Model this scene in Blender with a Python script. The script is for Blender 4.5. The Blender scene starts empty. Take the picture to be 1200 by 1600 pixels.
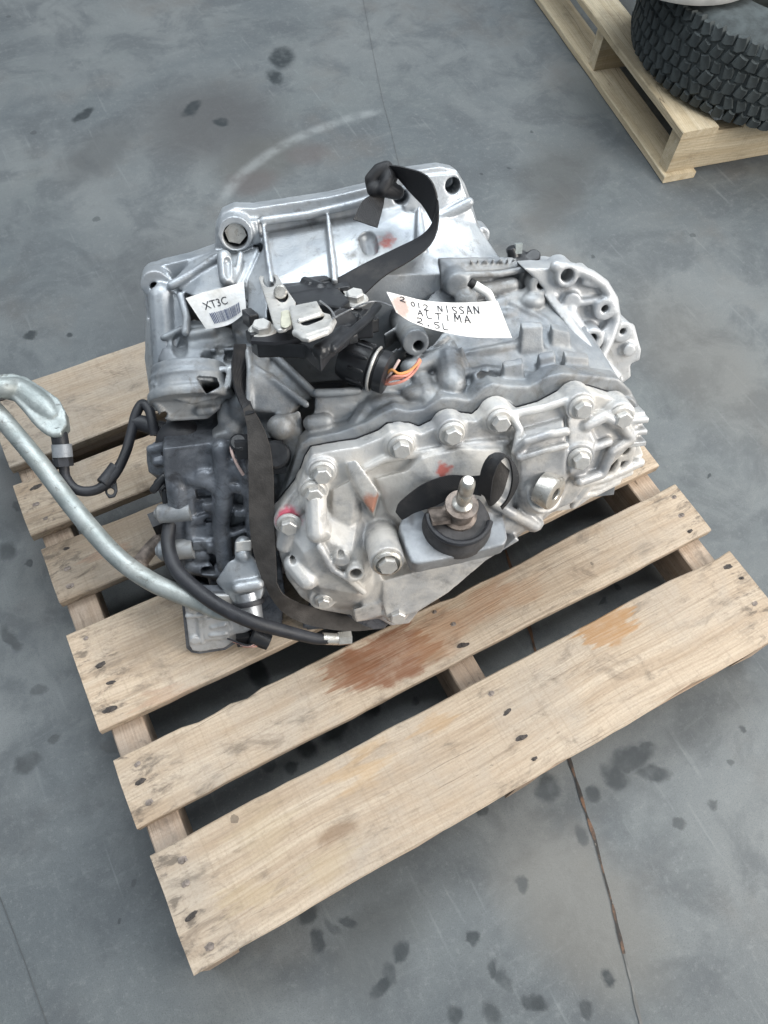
import bpy, bmesh, math, random
from mathutils import Vector, Matrix, noise
random.seed(7)
S = bpy.context.scene
COL = S.collection
R = math.radians

# ------------------------------------------------------------------ camera
cd = bpy.data.cameras.new('camera')
cam = bpy.data.objects.new('camera', cd)
COL.objects.link(cam)
cam.location = (-0.3131, -0.5537, 1.2812)
cam.rotation_euler = (R(28.5716), R(-2.5775), R(-27.8905))
cd.sensor_fit = 'VERTICAL'
cd.sensor_height = 36.0
cd.lens = 27.0
cd.clip_start = 0.02
cd.clip_end = 100
S.camera = cam

# ------------------------------------------------------------------ light of the hall
W = bpy.data.worlds.new('World')
S.world = W
W.use_nodes = True
bg = W.node_tree.nodes['Background']
bg.inputs[0].default_value = (0.80, 0.90, 1.0, 1)
bg.inputs[1].default_value = 0.38


def lamp(name, loc, target, size, power, color):
    d = bpy.data.lights.new(name, 'AREA')
    d.shape = 'RECTANGLE'
    d.size, d.size_y = size
    d.energy = power
    d.color = color
    o = bpy.data.objects.new(name, d)
    COL.objects.link(o)
    o.location = loc
    o.rotation_euler = (Vector(target) - Vector(loc)).to_track_quat('-Z', 'Y').to_euler()
    return o


lamp('door_daylight', (2.3, -2.3, 2.0), (0.2, 0.0, 0.2), (2.2, 1.8), 140, (1.0, 0.945, 0.87))
lamp('roof_skylight', (0.7, 1.9, 3.9), (0.3, 0.5, 0), (2.8, 1.3), 95, (0.88, 0.95, 1.0))
for x, y in ((-1.6, 1.2), (.8, -.3), (2.3, 1.4)):
    lamp('added_strip_lamp', (x, y, 3.3), (x * .4, y * .4, 0), (0.30, 2.4), 27, (0.92, 0.97, 1.0))  # unseen strip lamps, added for contrasting highlights on the metal

S.cycles.max_bounces = 6
S.cycles.diffuse_bounces = 3
S.cycles.glossy_bounces = 3
S.cycles.caustics_reflective = False
S.cycles.adaptive_threshold = 0.02
S.view_settings.view_transform = 'Standard'
S.view_settings.look = 'None'
S.view_settings.exposure = 0.26
S.view_settings.gamma = 1.0
S.view_settings.use_curve_mapping = False


# ------------------------------------------------------------------ node helpers
class Nodes:
    def __init__(self, name):
        self.m = bpy.data.materials.new(name)
        self.m.use_nodes = True
        self.t = self.m.node_tree
        self.t.nodes.clear()
        self.out = self.n('ShaderNodeOutputMaterial')
        self.b = self.n('ShaderNodeBsdfPrincipled')
        self.t.links.new(self.b.outputs[0], self.out.inputs[0])

    def n(self, typ, **kw):
        x = self.t.nodes.new(typ)
        for k, v in kw.items():
            setattr(x, k, v)
        return x

    def set(self, sock, v):
        if isinstance(v, bpy.types.NodeSocket):
            self.t.links.new(v, sock)
        else:
            sock.default_value = v

    def coord(self, kind):
        if kind == 'world':
            return self.n('ShaderNodeNewGeometry').outputs['Position']
        return self.n('ShaderNodeTexCoord').outputs['Object']

    def mapping(self, vec, loc=(0, 0, 0), rot=(0, 0, 0), scale=(1, 1, 1)):
        m = self.n('ShaderNodeMapping')
        self.set(m.inputs[0], vec)
        m.inputs[1].default_value = loc
        m.inputs[2].default_value = rot
        m.inputs[3].default_value = scale
        return m.outputs[0]

    def noise(self, vec, scale, detail=4, rough=.55, dist=0, out=0):
        x = self.n('ShaderNodeTexNoise')
        self.set(x.inputs['Vector'], vec)
        x.inputs['Scale'].default_value = scale
        x.inputs['Detail'].default_value = detail
        x.inputs['Roughness'].default_value = rough
        x.inputs['Distortion'].default_value = dist
        return x.outputs[out]

    def voronoi(self, vec, scale, feature='F1', rnd=1):
        x = self.n('ShaderNodeTexVoronoi', feature=feature)
        self.set(x.inputs['Vector'], vec)
        x.inputs['Scale'].default_value = scale
        x.inputs['Randomness'].default_value = rnd
        return x.outputs['Distance']

    def ramp(self, v, lo, hi, a=0.0, b=1.0, smooth=True):
        x = self.n('ShaderNodeMapRange')
        x.interpolation_type = 'SMOOTHSTEP' if smooth else 'LINEAR'
        self.set(x.inputs[0], v)
        x.inputs[1].default_value = lo
        x.inputs[2].default_value = hi
        x.inputs[3].default_value = a
        x.inputs[4].default_value = b
        return x.outputs[0]

    def math(self, op, a, b=0.0, clamp=False):
        x = self.n('ShaderNodeMath', operation=op, use_clamp=clamp)
        self.set(x.inputs[0], a)
        self.set(x.inputs[1], b)
        return x.outputs[0]

    def mix(self, f, a, b, mode='MIX'):
        x = self.n('ShaderNodeMix', data_type='RGBA', blend_type=mode)
        self.set(x.inputs[0], f)
        for s, v in ((x.inputs[6], a), (x.inputs[7], b)):
            if isinstance(v, tuple) and len(v) == 3:
                v = (*v, 1)
            self.set(s, v)
        return x.outputs[2]

    def dist(self, vec, p, sc=(1, 1, 1), rot=0.0):
        """distance of vec from p, measured with the given scale"""
        m = self.n('ShaderNodeMapping', vector_type='TEXTURE')
        self.set(m.inputs[0], vec)
        m.inputs[1].default_value = p
        m.inputs[2].default_value = (0, 0, rot)
        m.inputs[3].default_value = sc
        l = self.n('ShaderNodeVectorMath', operation='LENGTH')
        self.set(l.inputs[0], m.outputs[0])
        return l.outputs['Value']

    def warp(self, vec, scale, amount):
        nz = self.noise(vec, scale, 3, out=1)
        s = self.n('ShaderNodeVectorMath', operation='SUBTRACT')
        self.set(s.inputs[0], nz)
        s.inputs[1].default_value = (.5, .5, .5)
        k = self.n('ShaderNodeVectorMath', operation='SCALE')
        self.set(k.inputs[0], s.outputs[0])
        k.inputs['Scale'].default_value = amount
        a = self.n('ShaderNodeVectorMath', operation='ADD')
        self.set(a.inputs[0], vec)
        self.set(a.inputs[1], k.outputs[0])
        return a.outputs[0]

    def bump(self, h, strength, distance, prev=None):
        x = self.n('ShaderNodeBump')
        x.inputs['Strength'].default_value = strength
        x.inputs['Distance'].default_value = distance
        self.set(x.inputs['Height'], h)
        if prev is not None:
            self.set(x.inputs['Normal'], prev)
        return x.outputs[0]

    def done(self, color, rough=.5, metal=0.0, normal=None, spec=.5):
        if isinstance(color, tuple) and len(color) == 3:
            color = (*color, 1)
        self.set(self.b.inputs['Base Color'], color)
        self.set(self.b.inputs['Roughness'], rough)
        self.set(self.b.inputs['Metallic'], metal)
        self.b.inputs['Specular IOR Level'].default_value = spec
        if normal is not None:
            self.set(self.b.inputs['Normal'], normal)
        return self.m


def aluminium(name, c1, c2, rough, metal, grime=(0.06, 0.055, 0.05), gamt=.35, paint=(), gscale=9, dust=0.0):
    k = Nodes(name)
    v = k.coord('object')
    n1 = k.noise(v, gscale, 6, .62, .4)
    n2 = k.noise(v, 55, 4, .6)
    n3 = k.noise(v, 420, 3, .6)
    col = k.mix(k.ramp(n1, .35, .65), c1, c2)
    col = k.mix(k.math('MULTIPLY', k.ramp(n2, .55, .75), .35), col, grime)
    g = k.noise(v, gscale * 1.7, 7, .7, .8)
    gm = k.ramp(g, .62 - gamt * .28, .72 - gamt * .1)
    col = k.mix(k.math('MULTIPLY', gm, .75), col, grime)
    met = k.ramp(gm, 0, 1, metal, metal * .45)
    if dust:
        dm = k.math('MULTIPLY', k.ramp(k.noise(v, 14, 5, .65), .4, .62), dust)
        col = k.mix(dm, col, (.70, .66, .60))
        met = k.math('MULTIPLY', met, k.ramp(dm, 0, 1, 1, .25))
    wv = k.warp(v, 90, .018)
    for p, r, c in paint:
        m = k.ramp(k.dist(wv, p), r * .55, r * 1.15, .85, 0)
        col = k.mix(m, col, c)
        met = k.math('MULTIPLY', met, k.ramp(m, 0, 1, 1, .2))
    rg = k.math('ADD', k.ramp(n2, .3, .7, -.07, .09), k.ramp(gm, 0, 1, rough, rough + .12))
    nb = k.bump(n3, .32, .0012)
    nb = k.bump(n2, .08, .003, nb)
    return k.done(col, rg, met, nb)


def plain(name, c, rough=.5, metal=0.0, var=.25, scale=60, bump=.1, spec=.5, bs=300):
    k = Nodes(name)
    v = k.coord('object')
    n1 = k.noise(v, scale, 5, .6)
    d = tuple(x * (1 - var) for x in c)
    l = tuple(min(1, x * (1 + var * .6)) for x in c)
    col = k.mix(k.ramp(n1, .3, .7), d, l)
    n2 = k.noise(v, bs, 3)
    return k.done(col, k.ramp(n1, .3, .7, rough - .06, rough + .08), metal, k.bump(n2, bump, .001), spec)


RED = (.42, .07, .045)
PINK = (.55, .04, .10)
M = {}
M['bell'] = aluminium('bright_cast_aluminium', (.46, .485, .51), (.31, .335, .365), .44, .60, gamt=.26, dust=.14,
    paint=[((0.14, 0.2075, -0.235), .017, RED), ((0.2743, 0.1901, -0.27), .015, RED)])
M['side'] = aluminium('pale_cast_aluminium', (.56, .575, .59), (.40, .415, .435), .48, .42, gamt=.26, dust=.25)
M['case'] = aluminium('grey_cast_aluminium', (.28, .30, .32), (.16, .173, .19), .52, .40, gamt=.40, dust=.18)
M['cover'] = aluminium('dusty_cast_aluminium', (.66, .655, .645), (.36, .365, .375), .48, .40, grime=(.15, .148, .145), gamt=.48, dust=.60,
    paint=[((0.0732, -0.057, 0.035), .020, (.42, .16, .09)), ((0.1134, -0.0389, 0.035), .012, RED), ((0.1686, -0.0141, 0.035), .013, RED), ((-0.0419, -0.0743, 0.02), .020, PINK)])
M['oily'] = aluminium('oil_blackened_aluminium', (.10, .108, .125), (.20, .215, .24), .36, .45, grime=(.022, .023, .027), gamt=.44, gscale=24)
M['machined'] = aluminium('machined_aluminium', (.46, .48, .51), (.36, .38, .41), .36, .7, gamt=.16)
M['zinc'] = aluminium('zinc_plated_steel', (.66, .64, .60), (.48, .46, .42), .32, .8, grime=(.16, .13, .10), gamt=.3, gscale=40)
M['bright_steel'] = aluminium('bright_stamped_steel', (.66, .65, .63), (.50, .49, .47), .42, .55, grime=(.18, .16, .14), gamt=.26, gscale=30, dust=.45)
M['black_plastic'] = plain('black_plastic', (.018, .019, .022), .36, 0, .4, 40, .12)
M['rubber'] = plain('black_rubber', (.022, .023, .028), .52, 0, .4, 30, .25)
M['dirty_rubber'] = plain('dusty_rubber', (.055, .053, .055), .62, 0, .5, 45, .4)
M['bracket'] = plain('grey_bracket_casting', (.30, .315, .335), .52, .35, .30, 22, .5, bs=260)
M['rust_steel'] = plain('rusty_steel', (.23, .19, .165), .5, .55, .55, 70, .4)
M['pipe'] = aluminium('dull_aluminium_tube', (.36, .39, .385), (.26, .29, .285), .46, .48, grime=(.08, .08, .075), gamt=.26, gscale=34, dust=.10)
M['dark'] = plain('dark_socket', (.012, .012, .013), .6)
M['nail'] = plain('rusty_nail', (.055, .045, .04), .6, .4, .6, 300)
M['white_plastic'] = plain('white_plastic', (.80, .80, .78), .42, 0, .06, 50, .05)
M['wire_pink'] = plain('pink_wire', (.62, .26, .20), .5)
M['wire_orange'] = plain('orange_wire', (.66, .30, .10), .5)
M['wire_white'] = plain('pale_wire', (.66, .50, .46), .5)
M['ink'] = plain('black_ink', (.03, .03, .04), .7, 0, .1)
M['ink_blue'] = plain('blue_black_print', (.10, .12, .20), .7, 0, .1)
M['tin'] = plain('thin_wire', (.55, .55, .56), .35, .9)


def paper_mat():
    k = Nodes('white_paper')
    v = k.coord('object')
    col = k.mix(k.ramp(k.noise(v, 22, 6, .65), .42, .70), (.86, .855, .845), (.68, .655, .615))
    w = k.warp(v, 160, .012)
    m = k.ramp(k.dist(w, (0.1272, 0.1797, -0.05)), .010, .022, .85, 0)
    col = k.mix(m, col, (.36, .25, .21))
    return k.done(col, .75, 0, k.bump(k.noise(v, 45, 3), .5, .006), .3)


M['paper'] = paper_mat()


def webbing():
    k = Nodes('black_webbing')
    v = k.coord('object')
    w = k.n('ShaderNodeTexWave', wave_type='BANDS', bands_direction='DIAGONAL')
    k.set(w.inputs[0], v)
    w.inputs['Scale'].default_value = 260
    w.inputs['Distortion'].default_value = .6
    n = k.noise(v, 16, 5, .6)
    dirt = k.ramp(n, .52, .75)
    col = k.mix(k.math('MULTIPLY', dirt, .6), (.014, .0145, .017), (.075, .068, .062))
    return k.done(col, .58, 0, k.bump(w.outputs['Fac'], .3, .0010), .4)


M['web'] = webbing()
M['web_dusty'] = plain('dusty_webbing', (.072, .066, .062), .75, 0, .35, 34, .6, .25, 420)


def concrete():
    k = Nodes('worn_concrete')
    v = k.coord('world')
    big = k.noise(v, 1.6, 5, .6, .3)
    mid = k.noise(v, 7, 6, .65, .5)
    fine = k.noise(v, 70, 5, .7)
    grit = k.noise(v, 520, 3, .7)
    col = k.mix(k.ramp(big, .34, .66), (.090, .102, .109), (.160, .170, .170))
    col = k.mix(k.math('MULTIPLY', k.ramp(k.noise(v, 2.6, 6, .7, 1.0), .50, .66), .45), col, (.135, .150, .149))
    col = k.mix(k.math('MULTIPLY', k.ramp(mid, .44, .64), .66), col, (.070, .078, .085))
    sm2 = k.noise(k.mapping(v, (4, 2, 0), (0, 0, .7), (3, 12, 1)), 1.6, 6, .72, .8)
    col = k.mix(k.math('MULTIPLY', k.ramp(sm2, .54, .72), .40), col, (.165, .178, .180))
    col = k.mix(k.math('MULTIPLY', k.ramp(k.noise(v, 3.1, 4, .6), .52, .72), .5), col, (.118, .108, .098))
    col = k.mix(k.math('MULTIPLY', k.ramp(fine, .50, .78), .40), col, (.21, .22, .22))
    col = k.mix(k.math('MULTIPLY', k.ramp(grit, .48, .72), .6), col, (.055, .060, .064))
    pores = k.noise(v, 210, 4, .75)
    col = k.mix(k.math('MULTIPLY', k.ramp(pores, .56, .72), .45), col, (.20, .21, .21))
    col = k.mix(k.math('MULTIPLY', k.ramp(pores, .40, .28), .45), col, (.04, .044, .047))
    # pale scuffs in all directions
    for ang, sc, off in ((.5, 9, 0), (1.9, 7, 3), (2.6, 11, 8), (1.1, 14, 12)):
        s = k.noise(k.mapping(v, (off, off, 0), (0, 0, ang), (sc * 5, sc * .35, 1)), 1.3, 3, .5)
        col = k.mix(k.math('MULTIPLY', k.ramp(s, .66, .78), .20), col, (.27, .29, .29))
    wv = k.warp(v, 14, .055)
    ww = k.warp(k.warp(k.warp(v, 11, .030), 42, .018), 130, .006)
    # broad rusty or dark patches: centre, radii, turn, colour, amount, softness
    for (c, sc, rot, cc, amt, soft) in BROAD:
        m = k.ramp(k.dist(wv, (*c, 0), (*sc, 1), rot), 1 - soft, 1.0 + soft, amt, 0)
        col = k.mix(m, col, cc)
    spots = None
    for (c, sc, rot) in SPOTS:
        q = .97 if max(sc) > .021 else .55 + .42 * ((c[0] * 37.7 + c[1] * 91.3) % 1.0)
        m = k.ramp(k.dist(ww, (*c, 0), (*sc, 1), rot), .54, 1.10, q, 0)
        spots = m if spots is None else k.math('MAXIMUM', spots, m)
    sm = k.math('MULTIPLY', spots, k.ramp(k.noise(v, 38, 4), .25, .6, .55, .95))
    col = k.mix(sm, col, (.022, .027, .030))
    # drips scattered everywhere
    vor = k.n('ShaderNodeTexVoronoi')
    k.set(vor.inputs['Vector'], k.warp(v, 60, .012))
    vor.inputs['Scale'].default_value = 9
    rad = k.ramp(k.math('FRACT', k.math('MULTIPLY', vor.outputs['Color'], 7.3)), .66, 1, 0, .085, False)
    dr = k.math('LESS_THAN', vor.outputs['Distance'], rad)
    col = k.mix(k.math('MULTIPLY', dr, .50), col, (.03, .034, .037))
    # the pale tyre scuff arc
    d = k.dist(k.warp(v, 5, .02), (*ARC[0], 0))
    m = k.math('MULTIPLY', k.ramp(k.math('ABSOLUTE', k.math('SUBTRACT', d, ARC[1])), .002, .024, 1, 0),
               k.math('MULTIPLY', k.ramp(k.dist(v, (*ARC[2], 0)), ARC[3] * .85, ARC[3] * 1.05, 1, 0), k.ramp(k.noise(v, 30, 4), .3, .6, .10, .30)))
    col = k.mix(m, col, (.36, .38, .38))
    rg = k.math('ADD', k.ramp(mid, .3, .7, .44, .60), k.ramp(sm, 0, 1, 0, -.16))
    nb = k.bump(k.math('ADD', fine, k.math('MULTIPLY', grit, .5)), .16, .003)
    nb = k.bump(mid, .12, .012, nb)
    return k.done(col, rg, 0, nb, .42)


BROAD = [
    ((-0.187, -0.416), (.01, .01), 0, (.15, .13, .11), 0.0, .3),
    ((0.01, -0.693), (.085, .14), .3, (.135, .125, .108), .55, .45),
    ((0.202, 1.253), (.17, .16), 0, (.062, .060, .060), .70, .6),
    ((0.261, 1.061), (.12, .08), .4, (.075, .072, .064), .55, .5),
    ((-0.102, 1.253), (.12, .06), .7, (.058, .060, .062), .60, .6),
    ((0.374, 1.037), (.05, .04), 0, (.085, .068, .066), .5, .6),
    ((0.207, 0.994), (.06, .04), 0, (.085, .068, .066), .5, .6),
    ((-0.073, 0.676), (.16, .20), 0, (.060, .060, .063), .6, .7),
    ((0.918, 0.708), (.12, .08), .4, (.065, .065, .062), .55, .6),
    ((0.823, 0.597), (.10, .05), .4, (.070, .066, .062), .5, .6),
    ((0.858, 0.068), (.12, .2), 0, (.125, .115, .10), .40, .6),
    ((-0.517, 0.388), (.05, .12), 0, (.06, .055, .055), .5, .6),
    ((-0.28, -0.595), (.08, .05), .5, (.075, .080, .080), .6, .5),
]
SPOTS = [
    ((0.482, 1.434), (.040, .060), -.5), ((0.43, 1.361), (.025, .045), .1), ((-0.084, 1.415), (.045, .016), .5),
    ((0.176, 1.322), (.045, .022), .5), ((0.224, 1.243), (.02, .02), 0), ((-0.412, 0.45), (.01, .01), 0),
    ((-0.404, 0.747), (.020, .013), .3), ((-0.046, 0.701), (.011, .009), 0), ((-0.337, 0.718), (.008, .008), 0),
    ((0.212, -0.551), (.052, .020), -.15), ((0.17, -0.56), (.022, .030), .2), ((0.232, -0.585), (.034, .016), -.5), ((0.235, -0.546), (.030, .008), -.3),
    ((0.064, -0.531), (.026, .024), .3), ((0.12, -0.565), (.015, .015), .3), ((-0.045, -0.51), (.013, .010), 0),
    ((0.068, -0.615), (.013, .015), 0), ((0.217, -0.667), (.014, .008), -.4), ((0.284, -0.673), (.010, .010), 0), ((0.41, -0.601), (.008, .008), 0),
    ((0.357, -0.639), (.007, .006), 0), ((-0.046, -0.624), (.011, .014), 0), ((-0.153, -0.65), (.011, .013), 0), ((-0.254, -0.619), (.017, .016), 0),
    ((-0.283, -0.635), (.014, .018), 0), ((-0.14, -0.715), (.010, .020), .2), ((-0.149, -0.698), (.010, .010), 0), ((-0.056, -0.804), (.012, .017), 0),
    ((-0.112, -0.761), (.012, .026), .8), ((-0.005, -0.787), (.012, .018), -.4), ((-0.227, -0.721), (.013, .018), 0), ((-0.175, -0.745), (.016, .018), 0),
    ((-0.351, -0.507), (.020, .016), 0), ((-0.354, -0.545), (.012, .020), 0), ((-0.327, -0.543), (.010, .018), .4), ((-0.303, -0.547), (.008, .016), .4),
    ((-0.3, -0.643), (.02, .012), 0), ((-0.566, -0.351), (.006, .005), 0), ((-0.597, -0.391), (.004, .004), 0),
    ((-0.654, -0.108), (.026, .018), 0), ((-0.605, -0.006), (.016, .009), 0), ((-0.606, -0.09), (.012, .009), 0), ((-0.531, -0.144), (.018, .013), 0),
    ((-0.156, -0.243), (.030, .014), .3), ((-0.131, -0.286), (.022, .016), 0), ((-0.249, -0.29), (.020, .026), .2), ((-0.198, -0.287), (.030, .020), .4),
    ((-0.287, -0.31), (.016, .012), 0), ((-0.319, -0.293), (.012, .010), 0), ((-0.274, -0.139), (.020, .034), 0), ((0.337, -0.306), (.010, .006), 0), ((-0.057, -0.309), (.010, .010), 0),
    ((0.466, -0.314), (.005, .005), 0), ((0.377, -0.291), (.006, .006), 0), ((0.684, -0.186), (.007, .006), 0),
    ((0.736, 0.786), (.006, .006), 0), ((0.816, 0.776), (.006, .006), 0), ((0.825, 0.422), (.008, .007), 0), ((0.948, 0.875), (.005, .005), 0),
    ((-0.619, 0.1), (.012, .03), .2), ((-0.541, 0.353), (.01, .012), 0), ((-0.582, 0.27), (.018, .02), 0), ((-0.555, 0.229), (.006, .008), 0),
]
_a, _b, _c = (0.101, 0.96), (0.305, 1.081), (0.634, 1.112)


def circle3(a, b, c):
    ax, ay, bx, by, cx, cy = *a, *b, *c
    d = 2 * (ax * (by - cy) + bx * (cy - ay) + cx * (ay - by))
    ux = ((ax * ax + ay * ay) * (by - cy) + (bx * bx + by * by) * (cy - ay) + (cx * cx + cy * cy) * (ay - by)) / d
    uy = ((ax * ax + ay * ay) * (cx - bx) + (bx * bx + by * by) * (ax - cx) + (cx * cx + cy * cy) * (bx - ax)) / d
    return (ux, uy), math.dist((ux, uy), a)


_o, _r = circle3(_a, _b, _c)
ARC = (_o, _r, ((_a[0] + _c[0]) / 2, (_a[1] + _c[1]) / 2), math.dist(_a, _c) / 2)
M['concrete'] = concrete()


def wood(name, warm, pale, grey, stains=(), fresh=0.0):
    k = Nodes(name)
    v = k.coord('object')
    oi = k.n('ShaderNodeObjectInfo')
    rnd = oi.outputs['Random']
    off = k.n('ShaderNodeVectorMath', operation='SCALE')
    off.inputs[0].default_value = (3.1, 7.7, 5.3)
    k.set(off.inputs['Scale'], rnd)
    ad = k.n('ShaderNodeVectorMath', operation='ADD')
    k.set(ad.inputs[0], v)
    k.set(ad.inputs[1], off.outputs[0])
    p = ad.outputs[0]
    pb = k.warp(p, 2.0, .03)
    g1 = k.noise(k.mapping(pb, scale=(1.6, 46, 46)), 1.0, 6, .66, .25)
    g2 = k.noise(k.mapping(pb, scale=(7, 300, 300)), 1.0, 4, .65, .1)
    cath = k.n('ShaderNodeTexWave', wave_type='RINGS', rings_direction='X')
    k.set(cath.inputs[0], k.mapping(k.warp(p, 2.2, .05), (0, .11, .04), scale=(.35, 16, 16)))
    cath.inputs['Scale'].default_value = 4.5
    cath.inputs['Distortion'].default_value = 1.4
    cath.inputs['Detail'].default_value = 3
    col = k.mix(k.ramp(g1, .30, .70), warm, pale)
    col = k.mix(k.math('MULTIPLY', k.ramp(cath.outputs['Fac'], .25, .9), .16), col, tuple(c * .62 for c in warm))
    col = k.mix(k.math('MULTIPLY', k.ramp(g2, .48, .74), .36), col, tuple(c * .48 for c in warm))
    bl = k.noise(p, 5.5, 5, .6, .3)
    col = k.mix(k.math('MULTIPLY', k.ramp(bl, .42, .70), .70 * (1 - fresh)), col, grey)
    dirt = k.noise(k.mapping(p, scale=(13, 26, 26)), 1.0, 7, .72, .5)
    col = k.mix(k.math('MULTIPLY', k.ramp(dirt, .52, .72), .58 * (1 - .6 * fresh)), col, (.085, .072, .060))
    fl = k.noise(k.mapping(p, scale=(60, 120, 120)), 1.0, 4, .7)
    col = k.mix(k.math('MULTIPLY', k.ramp(fl, .66, .76), .6 * (1 - .6 * fresh)), col, (.06, .05, .042))
    sp = k.noise(p, 330, 3, .7)
    col = k.mix(k.math('MULTIPLY', k.ramp(sp, .45, .75), .30), col, tuple(c * .55 for c in warm))
    saw = k.noise(k.mapping(p, rot=(0, 0, .12), scale=(240, 7, 7)), 1.0, 3, .5)
    col = k.mix(k.math('MULTIPLY', k.ramp(saw, .50, .72), .20), col, tuple(c * .62 for c in warm))
    big = k.noise(k.mapping(p, (3, 1, 2), scale=(9, 16, 16)), 1.0, 7, .75, .7)
    col = k.mix(k.math('MULTIPLY', k.ramp(big, .55, .70), .62 * (1 - .7 * fresh)), col, (.15, .115, .085))
    ck = k.noise(k.mapping(k.warp(p, 6, .012), (1, 5, 0), scale=(.9, 24, 24)), 1.0, 2, .4)
    ckl = k.ramp(k.math('ABSOLUTE', k.math('SUBTRACT', ck, .5)), .0, .006, 1, 0)
    ckm = k.ramp(k.noise(p, 3.5, 2), .52, .62)
    col = k.mix(k.math('MULTIPLY', k.math('MULTIPLY', ckl, ckm), .75), col, (.09, .065, .045))
    # knots
    kd = k.n('ShaderNodeTexVoronoi')
    k.set(kd.inputs['Vector'], k.mapping(k.warp(p, 25, .015), scale=(2.6, 7.5, 2)))
    kd.inputs['Scale'].default_value = 1.0
    kn = k.ramp(kd.outputs['Distance'], .04, .10, 1, 0)
    col = k.mix(k.math('MULTIPLY', kn, .55), col, (.17, .10, .055))
    # dark dents and drops of oil
    if not fresh:
        vo = k.n('ShaderNodeTexVoronoi')
        k.set(vo.inputs['Vector'], k.warp(p, 120, .008))
        vo.inputs['Scale'].default_value = 17
        rad = k.ramp(k.math('FRACT', k.math('MULTIPLY', vo.outputs['Color'], 9.1)), .66, 1, 0, .12, False)
        col = k.mix(k.math('MULTIPLY', k.math('LESS_THAN', vo.outputs['Distance'], rad), .6), col, (.075, .06, .05))
    tone = k.ramp(rnd, 0, 1, .82, 1.14, False)
    hs = k.n('ShaderNodeHueSaturation')
    k.set(hs.inputs['Value'], tone)
    k.set(hs.inputs['Color'], col)
    col = hs.outputs[0]
    pw = k.coord('world')
    ws = k.warp(k.warp(k.warp(pw, 22, .035), 80, .012), 1, 0)
    gs = k.noise(k.mapping(pw, scale=(3, 75, 1)), 1.0, 4, .6)
    gx = k.n('ShaderNodeCombineXYZ')
    k.set(gx.inputs[0], k.ramp(gs, .25, .75, -.045, .045, False))
    ga = k.n('ShaderNodeVectorMath', operation='ADD')
    k.set(ga.inputs[0], ws)
    k.set(ga.inputs[1], gx.outputs[0])
    ws = ga.outputs[0]
    wet = None
    if stains:
        # scuffed, nail-stained board ends
        ax_ = k.n('ShaderNodeSeparateXYZ')
        k.set(ax_.inputs[0], pw)
        em = k.ramp(k.math('ABSOLUTE', ax_.outputs[0]), .40, .48)
        en = k.noise(k.mapping(p, (7, 3, 1), scale=(26, 60, 60)), 1.0, 5, .7, .4)
        col = k.mix(k.math('MULTIPLY', k.math('MULTIPLY', em, k.ramp(en, .50, .66)), .70), col, (.085, .070, .058))
    for (c, sc, rot, cc, amt, soft) in stains:
        m = k.ramp(k.dist(ws, (*c, .14), (*sc, 1), rot), 1 - soft, 1 + soft * .4, amt, 0)
        m = k.math('MULTIPLY', m, k.math('MULTIPLY', k.ramp(k.noise(pw, 60, 4), .25, .6, .72, 1), k.ramp(g2, .35, .62, .70, 1)))
        col = k.mix(m, col, cc, 'MIX')
        wet = m if wet is None else k.math('MAXIMUM', wet, m)
    rg = k.ramp(g2, .3, .7, .72, .84)
    if wet is not None:
        rg = k.math('ADD', rg, k.ramp(wet, 0, 1, 0, -.30))
    nb = k.bump(k.math('ADD', g2, k.math('MULTIPLY', g1, .6)), .60, .0026)
    nb = k.bump(dirt, .2, .004, nb)
    return k.done(col, rg, 0, nb, .3)


STAINS = [
    ((-0.087, -0.258), (.085, .046), -.05, (.205, .088, .044), .94, .16),
    ((-0.154, -0.248), (.045, .030), .1, (.22, .098, .048), .88, .22),
    ((0.003, -0.26), (.055, .040), .2, (.31, .16, .08), .55, .40),
    ((0.094, -0.246), (.060, .030), .2, (.30, .16, .085), .60, .45),
    ((0.158, -0.26), (.055, .022), .1, (.34, .19, .10), .45, .5),
    ((0.242, -0.372), (.050, .030), .1, (.34, .185, .075), .88, .18),
    ((-0.205, -0.38), (.040, .032), 0, (.42, .27, .13), .50, .5),
    ((-0.075, -0.376), (.028, .018), 0, (.38, .235, .11), .50, .5),
    ((-0.406, -0.459), (.035, .022), 0, (.40, .31, .17), .30, .6),
    ((-0.36, -0.395), (.045, .040), 0, (.38, .30, .18), .28, .6),
    ((-0.311, -0.475), (.045, .022), 0, (.38, .30, .17), .28, .6),
    ((-0.409, 0.109), (.035, .018), 0, (.33, .185, .12), .45, .5),
    ((-0.419, -0.156), (.030, .020), .2, (.34, .20, .13), .40, .5),
    ((-0.434, -0.072), (.055, .030), .1, (.20, .15, .105), .45, .6),
]
M['wood'] = wood('weathered_pallet_wood', (.385, .292, .207), (.53, .435, .335), (.385, .335, .28), STAINS)
M['stringer'] = wood('pallet_stringer_wood', (.36, .26, .185), (.47, .37, .285), (.36, .30, .25))
M['fresh_wood'] = wood('fresh_pallet_wood', (.50, .40, .26), (.64, .55, .40), (.46, .42, .34), (), .75)
M['tyre'] = plain('tyre_rubber', (.056, .066, .068), .78, 0, .45, 26, .6, .35, 190)


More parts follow.
